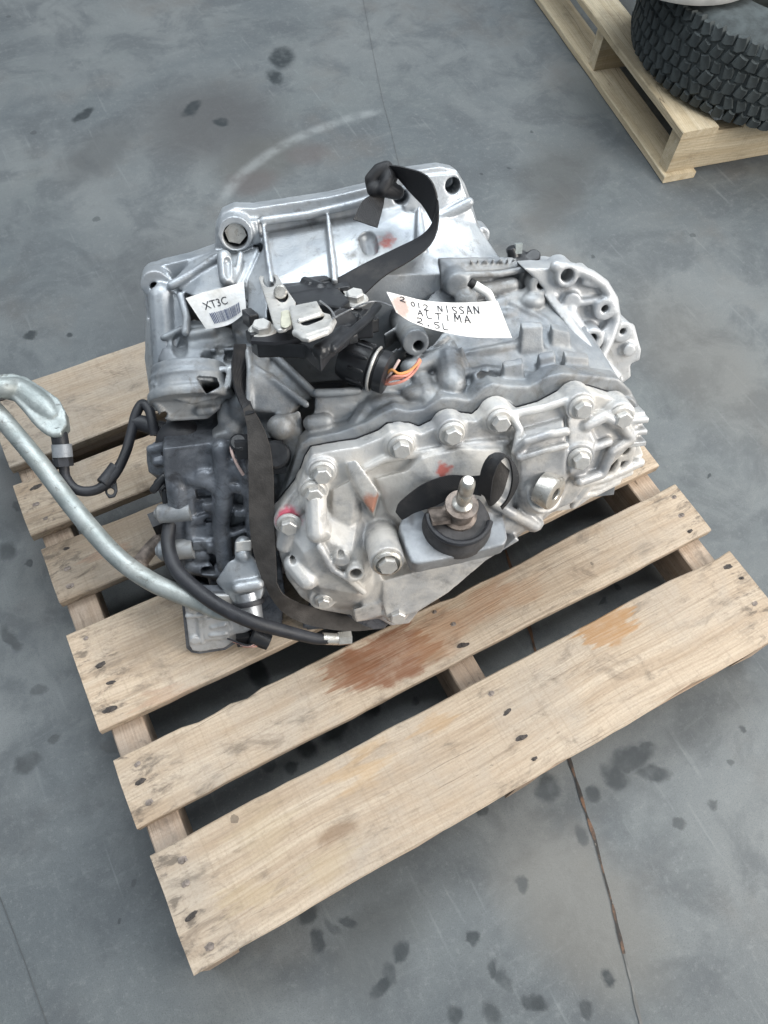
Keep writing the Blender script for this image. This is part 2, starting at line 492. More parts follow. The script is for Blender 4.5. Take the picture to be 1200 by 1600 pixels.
# ------------------------------------------------------------------ mesh helpers
class B:
    """collects closed solids in one bmesh"""

    def __init__(self):
        self.bm = bmesh.new()

    def face(self, vs):
        try:
            return self.bm.faces.new(vs)
        except ValueError:
            return None

    def loft(self, rings, cap=True, closed=True):
        vr = [[self.bm.verts.new(p) for p in r] for r in rings]
        n = len(vr[0])
        for a, b in zip(vr, vr[1:]):
            for i in range(n if closed else n - 1):
                j = (i + 1) % n
                self.face((a[i], a[j], b[j], b[i]))
        if cap:
            self.face(vr[0][::-1])
            self.face(vr[-1])
        return self

    def prism(self, uv, w0, w1, k=1.0):
        """outline uv extruded from w0 to w1; k scales the front face about its middle"""
        area = sum(a[0] * b[1] - b[0] * a[1] for a, b in zip(uv, uv[1:] + uv[:1]))
        if area < 0:
            uv = uv[::-1]
        cu = sum(p[0] for p in uv) / len(uv)
        cv = sum(p[1] for p in uv) / len(uv)
        lo = [(p[0], p[1], w0) for p in uv]
        hi = [(cu + (p[0] - cu) * k, cv + (p[1] - cv) * k, w1) for p in uv]
        return self.loft([lo, hi])

    def prismv(self, uw, v0, v1):
        """outline in the u-w plane extruded along v"""
        area = sum(a[0] * b[1] - b[0] * a[1] for a, b in zip(uw, uw[1:] + uw[:1]))
        if area > 0:
            uw = uw[::-1]
        return self.loft([[(p[0], v0, p[1]) for p in uw], [(p[0], v1, p[1]) for p in uw]])

    def hull(self, pts):
        t = bmesh.new()
        for p in pts:
            t.verts.new(p)
        r = bmesh.ops.convex_hull(t, input=t.verts[:])
        bad = [g for g in r['geom_interior'] if isinstance(g, bmesh.types.BMVert)]
        if bad:
            bmesh.ops.delete(t, geom=bad, context='VERTS')
        loose = [v for v in t.verts if not v.link_faces]
        if loose:
            bmesh.ops.delete(t, geom=loose, context='VERTS')
        bmesh.ops.recalc_face_normals(t, faces=t.faces[:])
        self.add(t)
        return self

    def add(self, t):
        m = {}
        for v in t.verts:
            m[v] = self.bm.verts.new(v.co)
        for f in t.faces:
            self.face([m[v] for v in f.verts])
        t.free()

    def hullv(self, pts, v0):
        return self.hull(list(pts) + [(p[0], v0, p[2]) for p in pts])

    def hullw(self, pts, w0):
        return self.hull(list(pts) + [(p[0], p[1], w0) for p in pts])

    def cyl(self, a, b, r0, r1=None, seg=24, lip=0):
        a, b = Vector(a), Vector(b)
        r1 = r0 if r1 is None else r1
        d = (b - a)
        z = d.normalized()
        x = z.orthogonal().normalized()
        y = z.cross(x)

        def ring(c, r):
            return [c + (x * math.cos(t) + y * math.sin(t)) * r for t in (2 * math.pi * i / seg for i in range(seg))]
        rs = [ring(a, r0), ring(b, r1)]
        if lip:
            rs = [ring(a, r0), ring(b - z * lip, r1), ring(b, r1 - lip)]
        return self.loft(rs)

    def lathe(self, a, axis, prof, seg=32):
        """prof: list of (r, h) along axis from a"""
        a, z = Vector(a), Vector(axis).normalized()
        x = z.orthogonal().normalized()
        y = z.cross(x)
        rs = []
        for r, h in prof:
            rs.append([a + z * h + (x * math.cos(t) + y * math.sin(t)) * max(r, 1e-5) for t in (2 * math.pi * i / seg for i in range(seg))])
        return self.loft(rs)

    def ball(self, c, r, sc=(1, 1, 1)):
        t = bmesh.new()
        bmesh.ops.create_icosphere(t, subdivisions=3, radius=1)
        for v in t.verts:
            v.co = Vector((c[0] + v.co.x * r * sc[0], c[1] + v.co.y * r * sc[1], c[2] + v.co.z * r * sc[2]))
        self.add(t)
        return self

    def cap(self, a, b, r, r1=None):
        r1 = r if r1 is None else r1
        t = bmesh.new()
        for c, q in ((a, r), (b, r1)):
            s = bmesh.ops.create_icosphere(t, subdivisions=2, radius=q)
            bmesh.ops.translate(t, verts=s['verts'], vec=Vector(c))
        pts = [v.co.copy() for v in t.verts]
        t.free()
        return self.hull(pts)

    def caps(self, pts, r):
        for a, b in zip(pts, pts[1:]):
            self.cap(a, b, r)
        return self

    def tube(self, pts, r, seg=14, sub=8, radii=None, flat=1.0):
        ps = spline(pts, sub)
        rr = [r] * len(ps) if radii is None else [x[0] for x in spline([(q, 0, 0) for q in radii], sub)]
        tang = [(ps[min(i + 1, len(ps) - 1)] - ps[max(i - 1, 0)]).normalized() for i in range(len(ps))]
        x = tang[0].orthogonal().normalized()
        rings = []
        for p, t, q in zip(ps, tang, rr):
            x = (x - t * x.dot(t)).normalized()
            y = t.cross(x)
            rings.append([p + (x * math.cos(a) + y * math.sin(a) * flat) * q for a in (2 * math.pi * i / seg for i in range(seg))])
        return self.loft(rings)

    def box(self, c, s, rot=None):
        c = Vector(c)
        rot = rot or Matrix.Identity(3)
        pts = [c + rot @ Vector((sx * s[0] / 2, sy * s[1] / 2, sz * s[2] / 2)) for sx in (-1, 1) for sy in (-1, 1) for sz in (-1, 1)]
        return self.hull(pts)

    def mesh(self, name, smooth=True, recalc=True):
        if recalc:
            bmesh.ops.recalc_face_normals(self.bm, faces=self.bm.faces[:])
        me = bpy.data.meshes.new(name)
        self.bm.to_mesh(me)
        self.bm.free()
        if smooth:
            me.shade_smooth()
            me.set_sharp_from_angle(angle=R(35))
        return me


def spline(pts, sub=8):
    ps = [Vector(p) for p in pts]
    if len(ps) == 2:
        return [ps[0].lerp(ps[1], i / sub) for i in range(sub + 1)]
    out = []
    for i in range(len(ps) - 1):
        p0 = ps[i - 1] if i else ps[0] * 2 - ps[1]
        p1, p2 = ps[i], ps[i + 1]
        p3 = ps[i + 2] if i + 2 < len(ps) else ps[-1] * 2 - ps[-2]
        for j in range(sub):
            t = j / sub
            out.append(.5 * ((2 * p1) + (p2 - p0) * t + (2 * p0 - 5 * p1 + 4 * p2 - p3) * t * t + (3 * p1 - p0 - 3 * p2 + p3) * t ** 3))
    out.append(ps[-1].copy())
    return out


def link(name, me, mat, parent=None, mw=None):
    o = bpy.data.objects.new(name, me)
    COL.objects.link(o)
    if mat is not None and hasattr(me, 'materials') and len(me.materials) == 0:
        me.materials.append(mat)
    if parent is not None:
        o.parent = parent
    if mw is not None:
        base = parent_world(parent)
        o.matrix_basis = base.inverted() @ mw
    return o


def parent_world(p):
    m = Matrix.Identity(4)
    while p is not None:
        m = p.matrix_basis @ m
        p = p.parent
    return m


def tag(o, label, cat, group=None):
    o['label'] = label
    o['category'] = cat
    if group:
        o['group'] = group
    return o


def empty(name, loc, rot=(0, 0, 0)):
    o = bpy.data.objects.new(name, None)
    o.empty_display_size = .05
    COL.objects.link(o)
    o.location = loc
    o.rotation_euler = rot
    o.matrix_basis = Matrix.LocRotScale(Vector(loc), None if not any(rot) else __import__('mathutils').Euler(rot), None)
    return o


def remesh(me, voxel, smooth, cutter=None, disp=0.0):
    """fuse the overlapping solids of a mesh into one skin with soft fillets"""
    o = bpy.data.objects.new('tmp', me)
    COL.objects.link(o)
    c = None
    m = o.modifiers.new('r', 'REMESH')
    m.mode = 'VOXEL'
    m.voxel_size = voxel
    if cutter is not None:
        c = bpy.data.objects.new('tmpc', cutter)
        COL.objects.link(c)
        m = o.modifiers.new('b', 'BOOLEAN')
        m.operation = 'DIFFERENCE'
        m.solver = 'MANIFOLD'
        m.object = c
        m = o.modifiers.new('r2', 'REMESH')
        m.mode = 'VOXEL'
        m.voxel_size = voxel
    if smooth:
        m = o.modifiers.new('s', 'SMOOTH')
        m.factor = .5
        m.iterations = smooth
    dg = bpy.context.evaluated_depsgraph_get()
    dg.update()
    r = bpy.data.meshes.new_from_object(o.evaluated_get(dg))
    r.name = me.name
    if disp:
        nm = [Vector(x.vector) for x in r.vertex_normals]
        co = [v.co + nm[i] * noise.noise(v.co * 28) * disp for i, v in enumerate(r.vertices)]
        r.vertices.foreach_set('co', [x for p in co for x in p])
    bpy.data.objects.remove(o)
    bpy.data.meshes.remove(me)
    if c:
        bpy.data.objects.remove(c)
        bpy.data.meshes.remove(cutter)
    r.materials.clear()
    r.shade_smooth()
    return r


# ------------------------------------------------------------------ floor
def floor():
    b = B()
    n = 60
    vs = [[b.bm.verts.new((-6 + 12 * i / n, -6 + 12 * j / n, 0)) for j in range(n + 1)] for i in range(n + 1)]
    for i in range(n):
        for j in range(n):
            b.face((vs[i][j], vs[i + 1][j], vs[i + 1][j + 1], vs[i][j + 1]))
    o = link('floor', b.mesh('floor', False), M['concrete'])
    o['kind'] = 'structure'
    o['label'] = 'worn grey concrete floor with oil stains and joints'
    return o


FL = floor()


def joint(pts, width, mat, z=.0015, jag=.5, seg=60):
    """a strip of filler in a floor joint, ragged along both sides"""
    ps = spline([(*p, 0) for p in pts], seg)
    b = B()
    L, Rr = [], []
    for i, p in enumerate(ps):
        t = (ps[min(i + 1, len(ps) - 1)] - ps[max(i - 1, 0)]).normalized()
        s = Vector((-t.y, t.x, 0))
        q = noise.noise(p * 40)
        q2 = noise.noise(p * 23 + Vector((5, 5, 5)))
        w = width * (.5 + jag * q)
        c = p + s * q2 * width * .5
        L.append((c.x + s.x * w, c.y + s.y * w, z))
        Rr.append((c.x - s.x * w, c.y - s.y * w, z))
    b.loft([L, Rr], cap=False, closed=False)
    o = link('floor_joint', b.mesh('floor_joint', False), mat, FL)
    return o


def jointmat():
    k = Nodes('joint_filler')
    v = k.coord('world')
    n = k.noise(v, 26, 4, .6)
    col = k.mix(k.ramp(n, .45, .60), (.030, .026, .024), (.155, .085, .050))
    col = k.mix(k.ramp(k.noise(v, 90, 3), .66, .72), col, (.36, .33, .28))
    return k.done(col, .8, 0, k.bump(n, .5, .004))


M['joint'] = jointmat()
M['joint_pale'] = plain('pale_joint_filler', (.155, .152, .145), .8, 0, .4, 30)
joint([(0.118, -0.515), (0.09, -0.614), (0.058, -0.708), (0.035, -0.772)], .0042, M['joint'])
joint([(0.035, -0.772), (0.019, -0.817), (-0.007, -0.881)], .0032, M['joint_pale'])
joint([(0.508, 0.742), (0.605, 1.015), (0.676, 1.221), (0.872, 1.73)], .0009, plain('dark_joint', (.09, .092, .093), .8), jag=.3)
joint([(-0.745, -0.227), (-0.732, -0.356), (-0.723, -0.481)], .0012, plain('fine_joint', (.075, .08, .083), .8), jag=.3)
joint([(0.23, -0.137), (0.172, -0.329), (0.118, -0.515)], .0045, M['joint'])


# ------------------------------------------------------------------ wooden pallets
def board_mesh(name, L, Wd, T, seed, seg=40, rough=.0022, chips=()):
    """a sawn board along x with wavy, slightly chipped edges; origin in its middle, top at z = 0"""
    rng = random.Random(seed)
    b = B()
    rings = []
    off = Vector((seed * 3.7, seed * 1.3, 0))
    bow = rng.uniform(-.0015, .0015)
    for i in range(seg + 1):
        f = i / seg
        x = -L / 2 + L * f
        e1 = noise.noise(Vector((x * 9, 0, 0)) + off) * rough + noise.noise(Vector((x * 55, 3, 0)) + off) * rough * .55
        e2 = noise.noise(Vector((x * 9, 9, 0)) + off) * rough + noise.noise(Vector((x * 55, 6, 0)) + off) * rough * .55
        for cx, cw, dep, side in chips:
            h = max(0, 1 - abs(x - cx) / cw)
            if side < 0:
                e1 += dep * h * (1 + .4 * noise.noise(Vector((x * 160, 0, seed))))
            else:
                e2 -= dep * h * (1 + .4 * noise.noise(Vector((x * 160, 0, seed))))
        y0, y1 = -Wd / 2 + e1, Wd / 2 + e2
        z = bow * (1 - (2 * f - 1) ** 2)
        c = .0018
        rings.append([(x, y0 + c, z), (x, y0, z - c), (x, y0 + .0006, z - T + c), (x, y0 + c, z - T), (x, y1 - c, z - T), (x, y1, z - T + c), (x, y1, z - c), (x, y1 - c, z),
                      (x, y0 + (y1 - y0) * .66, z + .0003), (x, y0 + (y1 - y0) * .33, z + .0003)])
    # ragged saw-cut ends
    for r, s in ((0, -1), (seg, 1)):
        rings[r] = [(p[0] + s * .0022 * noise.noise(Vector((p[1] * 70, p[2] * 70, seed + s))), p[1], p[2]) for p in rings[r]]
    b.loft(rings)
    me = b.mesh(name)
    return me


def nail_mesh():
    out = []
    for q in range(6):
        rng = random.Random(q)
        b = B()
        # the bruised, torn dent round the head, longer along the grain
        n = 16
        ring = []
        for i in range(n):
            a = 2 * math.pi * i / n
            r = .0042 * rng.uniform(.8, 1.15)
            ring.append((r * math.cos(a) * (1.2 + .5 * (q % 3)), r * math.sin(a) * .85))
        b.loft([[(x, y, -.004) for x, y in ring], [(x, y, .0004) for x, y in ring], [(x * .7, y * .7, .0006) for x, y in ring]])
        hx = rng.uniform(-.002, .002)
        b.cyl((hx, 0, -.006), (hx + rng.uniform(-.001, .001), 0, .0014), .0036, .0034, 9)
        me = b.mesh('nail')
        me.materials.append(M['nail'] if q % 3 else M['rust_steel'])
        out.append(me)
    return out


NAIL = nail_mesh()


def make_pallet():
    root = empty('wooden_pallet', (0, 0, 0))
    tag(root, 'weathered wooden pallet with stained boards carrying the transmission', 'pallet')
    edges = [(-.5093, -.3511), (-.3097, -.2090), (-.1642, .0002), (.0490, .1530), (.1900, .2950), (.3340, .5021)]
    chips = {1: [(-.37, .03, .007, 1), (-.30, .012, .008, 1), (.17, .10, .006, 1), (.05, .04, .006, 1)], 0: [(.30, .06, .004, -1), (.05, .03, .003, -1), (.42, .03, .004, 1), (.47, .05, .006, 1)], 2: [(-.1, .04, .003, -1)]}
    skew = [0.0, .003, 0, -.012, 0, .003]
    xo = [.003, .0, -.002, .002, -.004, .002]
    for i, (y0, y1) in enumerate(edges):
        T = .0195 + .001 * (i % 3)
        me = board_mesh('deck_board', 1.016 + (i % 3) * .003, y1 - y0, T, 11 + i, chips=chips.get(i, ()))
        o = link('deck_board', me, M['wood'], root)
        o.location = (xo[i], (y0 + y1) / 2, .14)
        o.rotation_euler = (0, 0, skew[i])
        rng = random.Random(40 + i)
        n = 4 if y1 - y0 > .13 else 3
        for sx in (-.478, .02, .484):
            for q in range(n):
                if sx == .02 and i > 1:
                    continue
                nl = link('nail', NAIL[rng.randrange(6)], None, o)
                nl.location = (sx + rng.uniform(-.012, .010), (-.5 + (q + .5 + rng.uniform(-.2, .2)) / n) * (y1 - y0), .0002)
                nl.rotation_euler = (0, 0, rng.choice((0, math.pi)) + rng.uniform(-.25, .25))
                nl.scale = (rng.uniform(.7, 1.35),) * 2 + (1,)
    for x in (-.478, .012, .470):
        b = B()
        me = board_mesh('stringer', 1.012, .046, .094, 60 + int(x * 10), 30, .0012)
        o = link('stringer', me, M['stringer'], root)
        o.location = (x, -.003, .1178)
        o.rotation_euler = (0, 0, R(90))
    for i, y in enumerate((-.452, .0, .448)):
        me = board_mesh('bottom_board', 1.014, .105, .0185, 70 + i, 30, .002)
        o = link('bottom_board', me, M['stringer'], root)
        o.location = (.002, y, .0208)
    return root


make_pallet()


def make_other_pallet():
    ang = math.atan2(-.045, .30)
    root = empty('wooden_pallet', (1.150, .572, 0), (0, 0, R(-10.5)))
    tag(root, 'pale fresh wooden pallet under the tyre at upper right', 'pallet')
    # stringers along local x, boards along local y
    for i, y in enumerate((.020, .455, .99)):
        o = link('stringer', board_mesh('stringer', 1.0, .040, .100, 90 + i, 24, .001), M['fresh_wood'], root)
        o.location = (.492 + .012, y, .1195)
    for i, x in enumerate((.045, .215, .40, .60, .80, .95)):
        o = link('deck_board', board_mesh('deck_board', 1.03, .092 if i != 0 else .100, .0185, 100 + i, 30, .0015), M['fresh_wood'], root)
        o.location = (x, .505, .1400)
        o.rotation_euler = (0, 0, R(90))
    for i, x in enumerate((.040, .50, .95)):
        o = link('bottom_board', board_mesh('bottom_board', 1.03, .090, .018, 110 + i, 30, .0015), M['fresh_wood'], root)
        o.location = (x, .503, .0190)
        o.rotation_euler = (0, 0, R(90))


make_other_pallet()


# ------------------------------------------------------------------ tyre lying on the far pallet
def make_tyre():
    c = Vector((1.540, .735, .1420))
    root = empty('tyre', c)
    tag(root, 'dark chunky tread tyre lying flat on the pale pallet', 'tyre')
    b = B()
    prof = [(.19, .012), (.24, .004), (.30, .003), (.325, .012), (.344, .035), (.3465, .10), (.344, .165), (.325, .188), (.30, .197), (.24, .196), (.19, .188), (.182, .10)]
    seg = 96
    rings = [[(r * math.cos(2 * math.pi * i / seg), r * math.sin(2 * math.pi * i / seg), h) for i in range(seg)] for r, h in prof]
    rings.append(rings[0])
    b.loft(rings, cap=False)
    bmesh.ops.remove_doubles(b.bm, verts=b.bm.verts[:], dist=1e-6)
    link('carcass', b.mesh('carcass'), M['tyre'], root)
    # tread blocks: two alternating shapes, each row staggered
    meshes = []
    rng = random.Random(3)
    for q in range(4):
        t = B()
        w0, h0 = .0122 + q * .0007, .0138 + (q % 2) * .0018
        out = [(-w0, -h0), (-w0 * .2, -h0 * 1.15), (w0 * .9, -h0 * .8), (w0, h0 * .2), (w0 * .7, h0), (-w0 * .1, h0 * .8), (-w0 * .9, h0 * 1.05)]
        out = [(a + rng.uniform(-.002, .002), d + rng.uniform(-.002, .002)) for a, d in out]
        t.loft([[(-.006, a, d) for a, d in out], [(.0085, a, d) for a, d in out], [(.0125, a * .84, d * .84) for a, d in out]])
        me = t.mesh('tread_block')
        me.materials.append(M['tyre'])
        meshes.append(me)
    rows = [(.337, .024, -.32), (.339, .053, 0), (.340, .083, 0), (.340, .113, 0), (.339, .143, 0), (.336, .174, .32)]
    n = 74
    for ri, (r, h, tilt) in enumerate(rows):
        for i in range(n):
            a = 2 * math.pi * (i + (.5 if ri % 2 else 0)) / n
            dx, dy = math.cos(a), math.sin(a)
            if dx > .25 or dy > .72:      # far side, out of the picture and behind
                continue
            o = link('tread_block', meshes[(i + ri) % 4], None, root)
            o.location = (r * dx, r * dy, h)
            o.rotation_euler = (R(12 * (1 if ri % 2 else -1) + random.uniform(-8, 8)), -tilt * .6, a)
            sc = random.uniform(.85, 1.08)
            o.scale = (random.uniform(.8, 1.0), sc, random.uniform(.85, 1.1))


make_tyre()


def make_disc():
    b = B()
    root = (1.281, .880, .3425)
    b.lathe((0, 0, 0), (0, 0, 1), [(.06, .0), (.185, .0), (.197, .004), (.2, .012), (.2, .022), (.193, .026), (.185, .022), (.12, .014), (.10, .03), (.06, .03)], 72)
    o = link('metal_disc', b.mesh('metal_disc'), plain('pale_painted_steel', (.50, .50, .485), .5, .3, .2, 14, .1))
    o.location = root
    tag(o, 'pale round metal disc lying on top of the tyre', 'disc')


make_disc()


# ------------------------------------------------------------------ the transmission
# local axes: x to its right along the end cover, y up the cover, z out of the cover (the shaft axis)
FR = Matrix(((0.943983, 0.154923, -0.291367, -0.107), (-0.329994, 0.443173, -0.833488, -0.048), (0.0, 0.882948, 0.469472, 0.42), (0, 0, 0, 1)))
TR = empty('transmission', (.09, .03, .14))
tag(TR, 'grey cast aluminium car transmission strapped on the wooden pallet', 'transmission')


def part(name, b, mat, parent=None, voxel=None, smooth=4, cutter=None, disp=0.0, label=None):
    me = b.mesh(name) if isinstance(b, B) else b
    if voxel:
        me = remesh(me, voxel, smooth, cutter.mesh('cut', False) if cutter else None, disp)
    o = link(name, me, mat, parent or TR, FR)
    if label:
        o['label'] = label
    return o


# ---- bell housing
b = B()
rim_px = [(-0.2151, 0.1721), (-0.2041, 0.1862), (-0.1857, 0.1922), (-0.1425, 0.1991), (-0.1043, 0.2091), (-0.0996, 0.2401), (-0.0879, 0.2585), (-0.0691, 0.2651), (-0.0424, 0.2625), (0.0667, 0.2713), (0.1253, 0.2806), (0.1831, 0.2986), (0.2297, 0.3019), (0.2523, 0.2963), (0.265, 0.2775), (0.2764, 0.2513), (0.2907, 0.2084), (0.3076, 0.1672)]
low = [(.345, .10), (.335, -.02), (.27, -.11), (.15, -.155), (.02, -.15), (-.06, -.08), (-.12, .03), (-.15, .11), (-0.2005, 0.0518), (-0.2296, 0.0118), (-0.2307, 0.0754), (-0.219, 0.1246)]
b.prism(rim_px + low, -.318, -.278)
# cone wall from the rim down to the case
up = [(-0.0364, 0.2454, -0.272), (0.0325, 0.2479, -0.272), (0.1071, 0.2572, -0.272), (0.1823, 0.2717, -0.272), (0.2293, 0.2758, -0.272), (0.2598, 0.267, -0.272), (0.2807, 0.219, -0.272), (0.3057, 0.1682, -0.272)]
dn = [(-0.0327, 0.182, -0.18), (0.0379, 0.1809, -0.18), (0.1279, 0.183, -0.18), (0.2102, 0.1785, -0.18), (0.2782, 0.1732, -0.19), (0.3199, 0.1625, -0.2)]
b.hull([(p[0], p[1] - .012, -.29) for p in up] + dn + [(p[0], p[1] - .15, p[2]) for p in dn] + [(p[0], p[1] - .2, -.29) for p in up])
# rolled edge along the top of the rim
b.caps([(-0.03, 0.2467, -0.268), (0.0324, 0.2505, -0.268), (0.0994, 0.2611, -0.268), (0.1349, 0.2684, -0.268)], .0065)
b.caps([(0.1942, 0.2333, -0.262), (0.2275, 0.2374, -0.262), (0.2682, 0.2544, -0.262)], .0075)
b.hull([(0.2011, 0.2921, -0.272), (0.2525, 0.2934, -0.272), (0.2697, 0.2558, -0.272), (0.2294, 0.2409, -0.262), (0.18, 0.2343, -0.262), (0.1636, 0.2729, -0.272)] + [(0.2066, 0.287, -0.3), (0.2593, 0.2883, -0.3), (0.2804, 0.2331, -0.3), (0.1868, 0.2253, -0.3)])
b.hull([(0.2271, 0.2379, -0.26), (0.271, 0.2501, -0.265), (0.2983, 0.1765, -0.25), (0.2222, 0.1833, -0.235)] + [(0.236, 0.2286, -0.3), (0.2801, 0.2423, -0.3), (0.3126, 0.1621, -0.3), (0.2367, 0.1647, -0.3)])
# ribs standing on the cone
for px in ([(-0.0332, 0.2439, -0.262), (-0.0287, 0.2436, -0.262), (-0.0253, 0.1903, -0.165), (-0.0321, 0.1908, -0.165)], [(0.0583, 0.2528, -0.258), (0.0638, 0.2524, -0.258), (0.0608, 0.1884, -0.155), (0.053, 0.189, -0.155)], [(0.1907, 0.2548, -0.258), (0.1954, 0.2545, -0.258), (0.1939, 0.217, -0.2), (0.1775, 0.2181, -0.2)]):
    b.hull(px + [(p[0], p[1] - .05, p[2] - .03) for p in px])
# shoulder pads and bosses
b.hullw([(-0.089, 0.2485, -0.258), (-0.0389, 0.2495, -0.258), (-0.0372, 0.2186, -0.258), (-0.071, 0.2102, -0.258), (-0.0948, 0.2155, -0.258)], -.30)
b.cyl((-0.0713, 0.2348, -0.3), (-0.0713, 0.2348, -0.252), .0265, .0245)
b.hull([(-0.1041, 0.2095, -0.27), (-0.0405, 0.2133, -0.262), (-0.0532, 0.1548, -0.2), (-0.0677, 0.1813, -0.2), (-0.141, 0.166, -0.21), (-0.1778, 0.1691, -0.26), (-0.1433, 0.1945, -0.275)] + [(-0.1061, 0.2018, -0.3), (-0.0409, 0.2037, -0.3), (-0.0546, 0.1355, -0.26), (-0.1472, 0.1475, -0.27)])
b.caps([(-0.1694, 0.1751, -0.235), (-0.1394, 0.1862, -0.245), (-0.1007, 0.2049, -0.252)], .007)
b.cap((-0.0908, 0.2088, -0.235), (-0.0899, 0.1869, -0.205), .011)
b.caps([(-0.0674, 0.2098, -0.238), (-0.0735, 0.1911, -0.22), (-0.0834, 0.1826, -0.2)], .005)
b.hull([(-0.0604, 0.1826, -0.2), (-0.0363, 0.2142, -0.24), (-0.0322, 0.1879, -0.175), (-0.0396, 0.1466, -0.14), (-0.0677, 0.142, -0.16)] + [(-0.0625, 0.1618, -0.27), (-0.0367, 0.2013, -0.29), (-0.0405, 0.1187, -0.22), (-0.07, 0.1212, -0.22)])
# lower left ear and its column
b.cyl((-0.1943, 0.171, -0.3), (-0.1943, 0.171, -0.255), .023, .021)
b.hull([(-0.2076, 0.1754, -0.262), (-0.1746, 0.1877, -0.262), (-0.1575, 0.1578, -0.24), (-0.2017, 0.1453, -0.252)] + [(-0.2136, 0.1646, -0.3), (-0.1794, 0.1772, -0.3), (-0.1633, 0.1424, -0.29), (-0.209, 0.1301, -0.3)])
b.cap((-0.1876, 0.1586, -0.245), (-0.1947, 0.0516, -0.2), .019, .022)
b.hull([(-0.1775, 0.1644, -0.245), (-0.1578, 0.1594, -0.235), (-0.1527, 0.13, -0.215), (-0.1822, 0.0804, -0.2), (-0.2032, 0.0743, -0.22)] + [(-0.1835, 0.1508, -0.29), (-0.1631, 0.1456, -0.28), (-0.1578, 0.1147, -0.26), (-0.2207, 0.0087, -0.28)])
b.caps([(-0.1584, 0.1626, -0.225), (-0.153, 0.1354, -0.205), (-0.1571, 0.1187, -0.195)], .006)
b.hull([(-0.218, 0.1171, -0.268), (-0.199, 0.1273, -0.245), (-0.2133, 0.0017, -0.2), (-0.2309, -0.0115, -0.22), (-0.2335, 0.0578, -0.268)] + [(-0.2232, 0.1063, -0.3), (-0.242, -0.0395, -0.28), (-0.2392, 0.0454, -0.3)])
b.cyl((0.2903, 0.2059, -0.3), (0.2903, 0.2059, -0.262), .014, .012)
c = B()
c.cyl((-0.0718, 0.2315, -0.292), (-0.0718, 0.2315, -0.24), .0175)
c.cyl((0.2456, 0.2766, -0.315), (0.2456, 0.2766, -0.24), .0115)
c.cyl((0.1696, 0.2651, -0.3), (0.1696, 0.2651, -0.24), .011)
c.cyl((-0.1959, 0.1693, -0.3), (-0.1959, 0.1693, -0.24), .0065)
c.cap((0.1141, 0.2217, -0.232), (0.1148, 0.2063, -0.222), .013)
c.cap((-0.0856, 0.2066, -0.222), (-0.0852, 0.1945, -0.196), .0058)
bell = part('bell_housing', b, M['bell'], voxel=.0018, smooth=2, cutter=c)
bl = B()
bl.cyl((-0.0714, 0.2339, -0.29), (-0.0714, 0.2339, -0.262), .0165, .0155, 6)
bl.cyl((-0.0714, 0.2339, -0.29), (-0.0714, 0.2339, -0.264), .0055, .005, 12)
part('bolt', bl, M['zinc'], bell)

# ---- main case
b = B()
wave = [(-0.0225, -0.003), (-0.014, 0.0156), (-0.0014, 0.0238), (0.0381, 0.0279), (0.0728, 0.0374), (0.0972, 0.0499), (0.1144, 0.0555), (0.1341, 0.0487), (0.1522, 0.0496), (0.1763, 0.0639), (0.198, 0.0617), (0.2156, 0.0561), (0.2298, 0.0714), (0.2452, 0.0781), (0.2673, 0.0722), (0.2966, 0.0683), (0.322, 0.0806), (0.3412, 0.0833), (0.384, 0.0754), (0.4221, 0.0671), (0.4414, 0.0481), (0.4613, 0.017)]
b.prism(wave + [(0.4638, -0.0339), (0.4241, -0.0662), (0.372, -0.1203), (0.2869, -0.1665), (0.1289, -0.3055), (0.0087, -0.2791), (-0.0525, -0.2005), (-0.0554, -0.0863)], -.052, -.020)
top = [(0.1023, 0.0333, -0.045), (0.182, 0.046, -0.045), (0.2531, 0.0578, -0.045), (0.3434, 0.0601, -0.045), (0.4553, 0.0236, -0.045), (0.1463, 0.0705, -0.09), (0.2, 0.1111, -0.13), (0.2297, 0.1236, -0.14), (0.3078, 0.14, -0.155), (0.387, 0.1445, -0.165), (0.4251, 0.0853, -0.12), (0.4452, 0.0352, -0.07)]
b.hullv(top, -.14)
top2 = [(0.1581, 0.1263, -0.15), (0.2125, 0.1644, -0.19), (0.2429, 0.173, -0.2), (0.3484, 0.1697, -0.2), (0.391, 0.1411, -0.175), (0.231, 0.1218, -0.145)]
b.hullv(top2, -.12)
b.hull([(0.2077, 0.1978, -0.195), (0.2362, 0.1953, -0.19), (0.315, 0.1923, -0.19), (0.3316, 0.1802, -0.18), (0.2336, 0.1832, -0.17), (0.207, 0.166, -0.165)] + [(0.2259, 0.1455, -0.25), (0.3519, 0.1357, -0.25), (0.3506, 0.1413, -0.2), (0.2132, 0.1331, -0.2)])
for q in range(9):
    p0 = Vector((0.2541, 0.1908, -0.179)).lerp(Vector((0.3119, 0.1883, -0.179)), q / 8)
    b.cap(p0, p0 + Vector((.0035 * ((q * 7) % 3 - 1), .004, .002)), .0022)
b.caps([(0.2318, 0.1803, -0.162), (0.2893, 0.1774, -0.163), (0.3267, 0.1789, -0.17)], .005)
# half-round bosses behind the flange bolts
for p in ((0.0127, -0.0271, -0.02), (0.1168, 0.0055, -0.02), (0.1901, 0.0188, -0.02), (0.2564, 0.031, -0.02), (0.3702, 0.0401, -0.02), (0.433, 0.018, -0.02)):
    b.cyl((p[0], p[1], p[2] - .075), (p[0], p[1], p[2] + .004), .0225, .0215)
